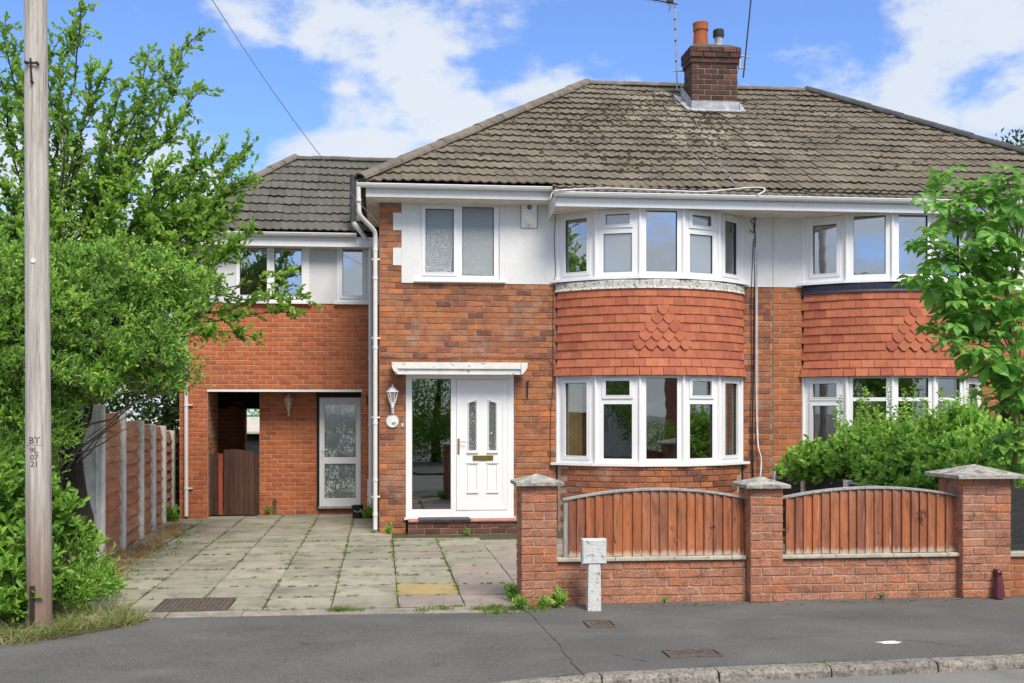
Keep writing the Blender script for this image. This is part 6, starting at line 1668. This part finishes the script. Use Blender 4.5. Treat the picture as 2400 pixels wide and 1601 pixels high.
shoots = [(2190, 400, 11.4), (2135, 560, 11.0), (2130, 650, 11.2), (2160, 470, 11.3), (2160, 540, 11.0), (2230, 470, 11.2), (2290, 420, 11.3), (2350, 390, 11.2), (2380, 450, 10.9), (2180, 620, 10.9), (2190, 650, 10.8), (2250, 580, 10.9), (2320, 540, 10.8), (2400, 560, 10.7),
          (2200, 710, 10.9), (2220, 760, 10.8), (2210, 800, 10.7), (2290, 700, 10.7), (2370, 660, 10.6), (2300, 820, 10.6), (2380, 760, 10.5), (2400, 880, 10.6), (2310, 900, 10.9), (2390, 1000, 10.8), (2190, 750, 11.0), (2340, 1040, 11.0), (2320, 600, 11.4), (2390, 700, 11.2)]
bs = Vector((AX(2392, 11.4), 11.4, 0)); mainst = pl.bough(bs, P(2385, 560, 11.2), .045, .02, .1, 10, 7)
cnt = 0
def leaf_at(p, d, sc_=1.0):
    global cnt
    d = Vector(d).normalized(); s = d.cross(Vector((0, 0, 1)));
    if s.length < .05: s = Vector((1, 0, 0))
    s.normalize(); n = s.cross(d)
    T = Matrix((d, n.cross(d), n)).transposed().to_4x4(); T.translation = p
    T = T @ Matrix.Rotation(random.gauss(0, .35), 4, 'X') @ Matrix.Rotation(random.gauss(.25, .25), 4, 'Y') @ Matrix.Diagonal((sc_, sc_, sc_, 1))
    obj('leaf', palms[cnt % 6], sap, T); cnt += 1
for (u, v, Y) in shoots:
    tip = P(u, v, Y); k = min(range(len(mainst)), key=lambda i: abs(mainst[i].z - (tip.z-.7))); b = pl.bough(mainst[k], tip, .012, .004, .2, 7, 5)
    m_ = 7
    for j in range(m_+2):
        i_ = 3 + j*(len(b)-4)/(m_+1); kk = int(min(i_, len(b)-2)); p_ = b[kk].lerp(b[kk+1], i_-kk) ; ang = j*2.4+random.random()
        d = Vector((math.cos(ang), math.sin(ang)*.9, random.uniform(-.15, .45)))
        L = random.uniform(.09, .16); leaf_at(p_ + d*L, d, random.uniform(.7, 1.15)*(.8 if j > m_-2 else 1))
        pl.w.tube([p_, p_ + d*L], [.003, .002], 3, cap=False)
pl.w.build('stems', M['twig_green'], sap)
print('palm leaves', cnt)

# grass, weeds ---------------------------------------------------------------------------
def blades(pts, n, hgt, width, mat, name, label=None, lean=.5, kind='stuff', flat=False):
    vs = []; k = 0; m_ = len(pts); Vv = np.zeros((n*m_*3, 3)); 
    P0 = np.repeat(np.array(pts), n, 0); N_ = len(P0)
    sp = np.array([p[3] if len(p) > 3 else .03 for p in pts]); sp = np.repeat(sp, n)[:, None]
    base = P0[:, :3] + np.concatenate([rng.normal(0, 1, (N_, 2))*sp, np.zeros((N_, 1))], 1)
    h = hgt*rng.uniform(.4, 1.3, (N_, 1)); d = np.concatenate([rng.normal(0, lean, (N_, 2)), np.ones((N_, 1))], 1)
    d = unit(d); side = unit(np.cross(d, rng.normal(0, 1, (N_, 3))))
    a = base - side*width/2; b = base + side*width/2; mid = base + d*h*.6; tip = base + d*h + np.concatenate([d[:, :2]*h*.5, -h*.15], 1)
    V = np.stack([a, b, mid+side*width*.35, mid-side*width*.35, tip], 1).reshape(-1, 3); q_ = np.arange(N_)*5
    Fc = np.concatenate([np.stack([q_, q_+1, q_+2], 1), np.stack([q_, q_+2, q_+3], 1), np.stack([q_+3, q_+2, q_+4], 1)])
    return obj(name, tri_mesh(name, V, Fc, M[mat]), None, kind=kind, label=label)
# straw and grass round the pole
pts = []
for i in range(300):
    u = random.uniform(-80, 330); yv = random.uniform(0, 1); X = random.uniform(-4.9, -2.25); Y = random.uniform(9.0, 9.9)
    if X > -2.9 and Y < 9.0+(X+2.9)*1.1: continue
    pts.append((X, Y, .0, .05))
for i in range(90):
    t_ = random.random(); pts.append((-5.0+2.8*t_, 8.93+.75*max(0, t_-.72)/.28+random.gauss(0, .04), -.01, .05))
blades(pts, 20, .19, .006, 'straw', 'dry_grass', 'dry straw coloured grass round the foot of the pole', lean=.75)
blades(pts[::2], 10, .12, .008, 'weed', 'green_grass', 'green grass tufts mixed into the dry verge', lean=.6)
m = MB(); r_ = random.Random(9)
for i in range(420):
    q_ = r_.random()
    if q_ < .45: X, Y = -3.4+abs(r_.gauss(0, .55)), r_.uniform(10.4, 18.5)
    elif q_ < .7: X, Y = r_.uniform(-3.4, 1.5), r_.uniform(10.2, 18.5 if r_.random() < .3 else 13)
    else: X, Y = r_.uniform(1.2, 6.4), 10.0-abs(r_.gauss(0, .05))
    if X > 1.2 and Y > 10.02: continue
    s = r_.uniform(.008, .024); a_ = r_.uniform(0, 6.28); z = .016 if Y > 10.05 else foot_z(X, Y)+.004
    dx, dy = math.cos(a_)*s, math.sin(a_)*s
    m.add([(X-dx, Y-dy, z), (X+dy*.5, Y-dx*.5, z+.006), (X+dx, Y+dy, z+.002), (X-dy*.5, Y+dx*.5, z+.007)], [(0,1,2),(0,2,3)])
M['fallen'] = surf('fallen brown leaf', [(.16,.10,.05),(.25,.17,.08),(.10,.07,.04),(.32,.26,.12),(.13,.15,.05)], bump=0)
m.build('leaf_litter', M['fallen'], None, kind='stuff', label='small dead leaves scattered on the drive and at the wall foot')
# tall wispy stems
pts2 = [(random.uniform(-3.3, -2.5), random.uniform(9.3, 10.5), 0, .04) for _ in range(40)]
blades(pts2, 7, .30, .005, 'straw', 'tall_stems', 'tall wispy dry stems between pole and drive', lean=.35)
# weeds at the fence foot, reddish
pts3 = [(-3.30-.12*t_+random.gauss(.05, .10), 10.9+6.8*t_, .0, .06) for t_ in [random.random()**1.5 for _ in range(150)]]
blades(pts3, 16, .12, .010, 'redweed', 'red_weeds', 'reddish weeds along the foot of the boundary fence', lean=.6)
blades([(x+.12+random.random()*.3, y, z, s) for x, y, z, s in pts3[::2]], 9, .07, .010, 'weed', 'fence_weeds', 'low green weeds along the boundary fence', lean=.7)
# moss and grass in the slab joints
pts4 = []
for ci in range(1, 8):
    for k in range(80):
        Y = random.uniform(10.2, 19.3 if ci < 6 else 15.5)
        if random.random() < .5: pts4.append((cols[ci]+random.gauss(0, .008), Y, .0, .012))
for k in range(330):
    X = random.uniform(-3.4, 1.4); r = random.randrange(0, 9); Y = 10.10+r*S_
    pts4.append((X, Y+random.gauss(0, .006), .0, .012))
blades(pts4, 14, .032, .008, 'weed', 'joint_grass', 'small grass and moss growing in the paving joints', lean=.9)
pts5 = [(random.uniform(1.0, 1.25), random.uniform(9.72, 9.95), 0, .05) for _ in range(10)] + [(random.uniform(.3, 1.6), random.uniform(9.80, 9.98), 0, .03) for _ in range(26)] + [(random.uniform(-.6, -.1), 9.98, 0, .02) for _ in range(8)]
blades(pts5, 26, .07, .007, 'weed', 'kerb_weeds', 'low green weeds along the edge of the drive by the left pier', lean=.8)
pts6 = [(random.uniform(-5, 9), 0, 0, .01) for _ in range(90)]
pts6 = [(x, kerb_y(max(x, -5.5))+.15, .0, .015) for x, *_ in pts6 if x > 2.2]
blades(pts6, 14, .020, .006, 'weed', 'kerb_moss', 'mossy grass behind the kerb stones', lean=1.0)
def weed(x, y, z, s, n, label, mat='weed', size=.05):
    t = thing('weed', label, 'weed', (x, y, z)); pl = Plant()
    for i in range(n):
        a = random.uniform(0, 6.28); e = Vector((x+math.cos(a)*s*random.uniform(.2, 1), y+math.sin(a)*s*random.uniform(.2, .7), z+s*random.uniform(.5, 1.6))); b = Vector((x, y, z))
        pl.w.tube([b, b.lerp(e, .5)+Vector((0, 0, .02)), e], [.003, .002, .001], 3, cap=False)
        for j in range(7): pl.pts.append(tuple(b.lerp(e, (j+2)/8))); pl.dirs.append(tuple((e-b).normalized()))
    pl.w.build('stems', M['twig_green'], t, kind='stuff'); pl.foliage('leaves', size, M[mat], t, jitter=.7, asp=.36, shape=6)
a = G(1200, 1405); weed(a.x, a.y-.05, 0, .10, 26, 'tall bright weed against the left side of the first pier', 'leaf_shrub')
a = G(1215, 1430); weed(a.x, 9.85, 0, .09, 18, 'spreading weed in front of the first pier foot', 'leaf_shrub')
a = G(1262, 1425); weed(a.x+.05, 9.95, 0, .07, 16, 'small weed under the middle of the first pier', 'leaf_shrub', .04)
a = G(1310, 1425); weed(a.x, 9.98, 0, .10, 22, 'weed with pointed leaves between first pier and marker post', 'leaf_shrub', .06)
weed(.12, 16.2, 0, .10, 14, 'weed growing at the main house corner beside the downpipe', 'leaf_shrub')
weed(AX(625, 19.3), 19.35, 0, .14, 26, 'mossy weed at the foot of the brick pier beside the gate', 'weed', .03)
weed(AX(395, 18.4), 18.4, 0, .16, 14, 'broad leaved weed at the far end of the fence', 'leaf_laurel', .11)
weed(1.35, 15.95, 0, .06, 12, 'small weed at the foot of the front step', 'leaf_shrub', .04)
weed(AX(862, 18.6), 18.55, 0, .13, 8, 'broad yellow green leaf beside the bucket', 'leaf_shrub', .13)
a = G(1540, 1408); weed(AX(1560, 10.05), 10.08, 0, .035, 8, 'tiny weed at the wall foot below the first panel', 'leaf_shrub', .03)
a = G(2070, 1400); weed(AX(2070, 10.05), 10.08, 0, .035, 8, 'tiny yellowish weed at the wall foot below the second panel', 'straw', .03)
# broken kerb pieces on the verge
for (u, v, s, lab) in ((220, 1460, .16, 'broken pale concrete slab piece lying at the verge edge'), (165, 1430, .07, 'upright shard of white stone in the dry grass'), (40, 1482, .13, 'flat grey stone at the foot of the pole')):
    a = G(u, v); m = MB(); m.box(-s, s, -s*.45, s*.45, -.02, .05 if s > .1 else .16, .01); m.v = [(x_+random.uniform(-.02, .02), y_+random.uniform(-.02, .02), z_+random.uniform(-.008, .008)) for x_, y_, z_ in m.v]
    if s > .1: T = Matrix.Translation((a.x, a.y+.08, .0)) @ Matrix.Rotation(.35, 4, 'Z')
    else: T = Matrix.Translation((a.x, a.y, .0)) @ Matrix.Rotation(.12, 4, 'Y')
    o = obj('broken_stone', m.mesh('broken_stone', M['marker'] if s < .1 else M['edging']), None, T, label=lab, cat='stone')
print('objects', len(bpy.data.objects), 'tris', sum(len(o.data.polygons) for o in bpy.data.objects if o.type == 'MESH'))
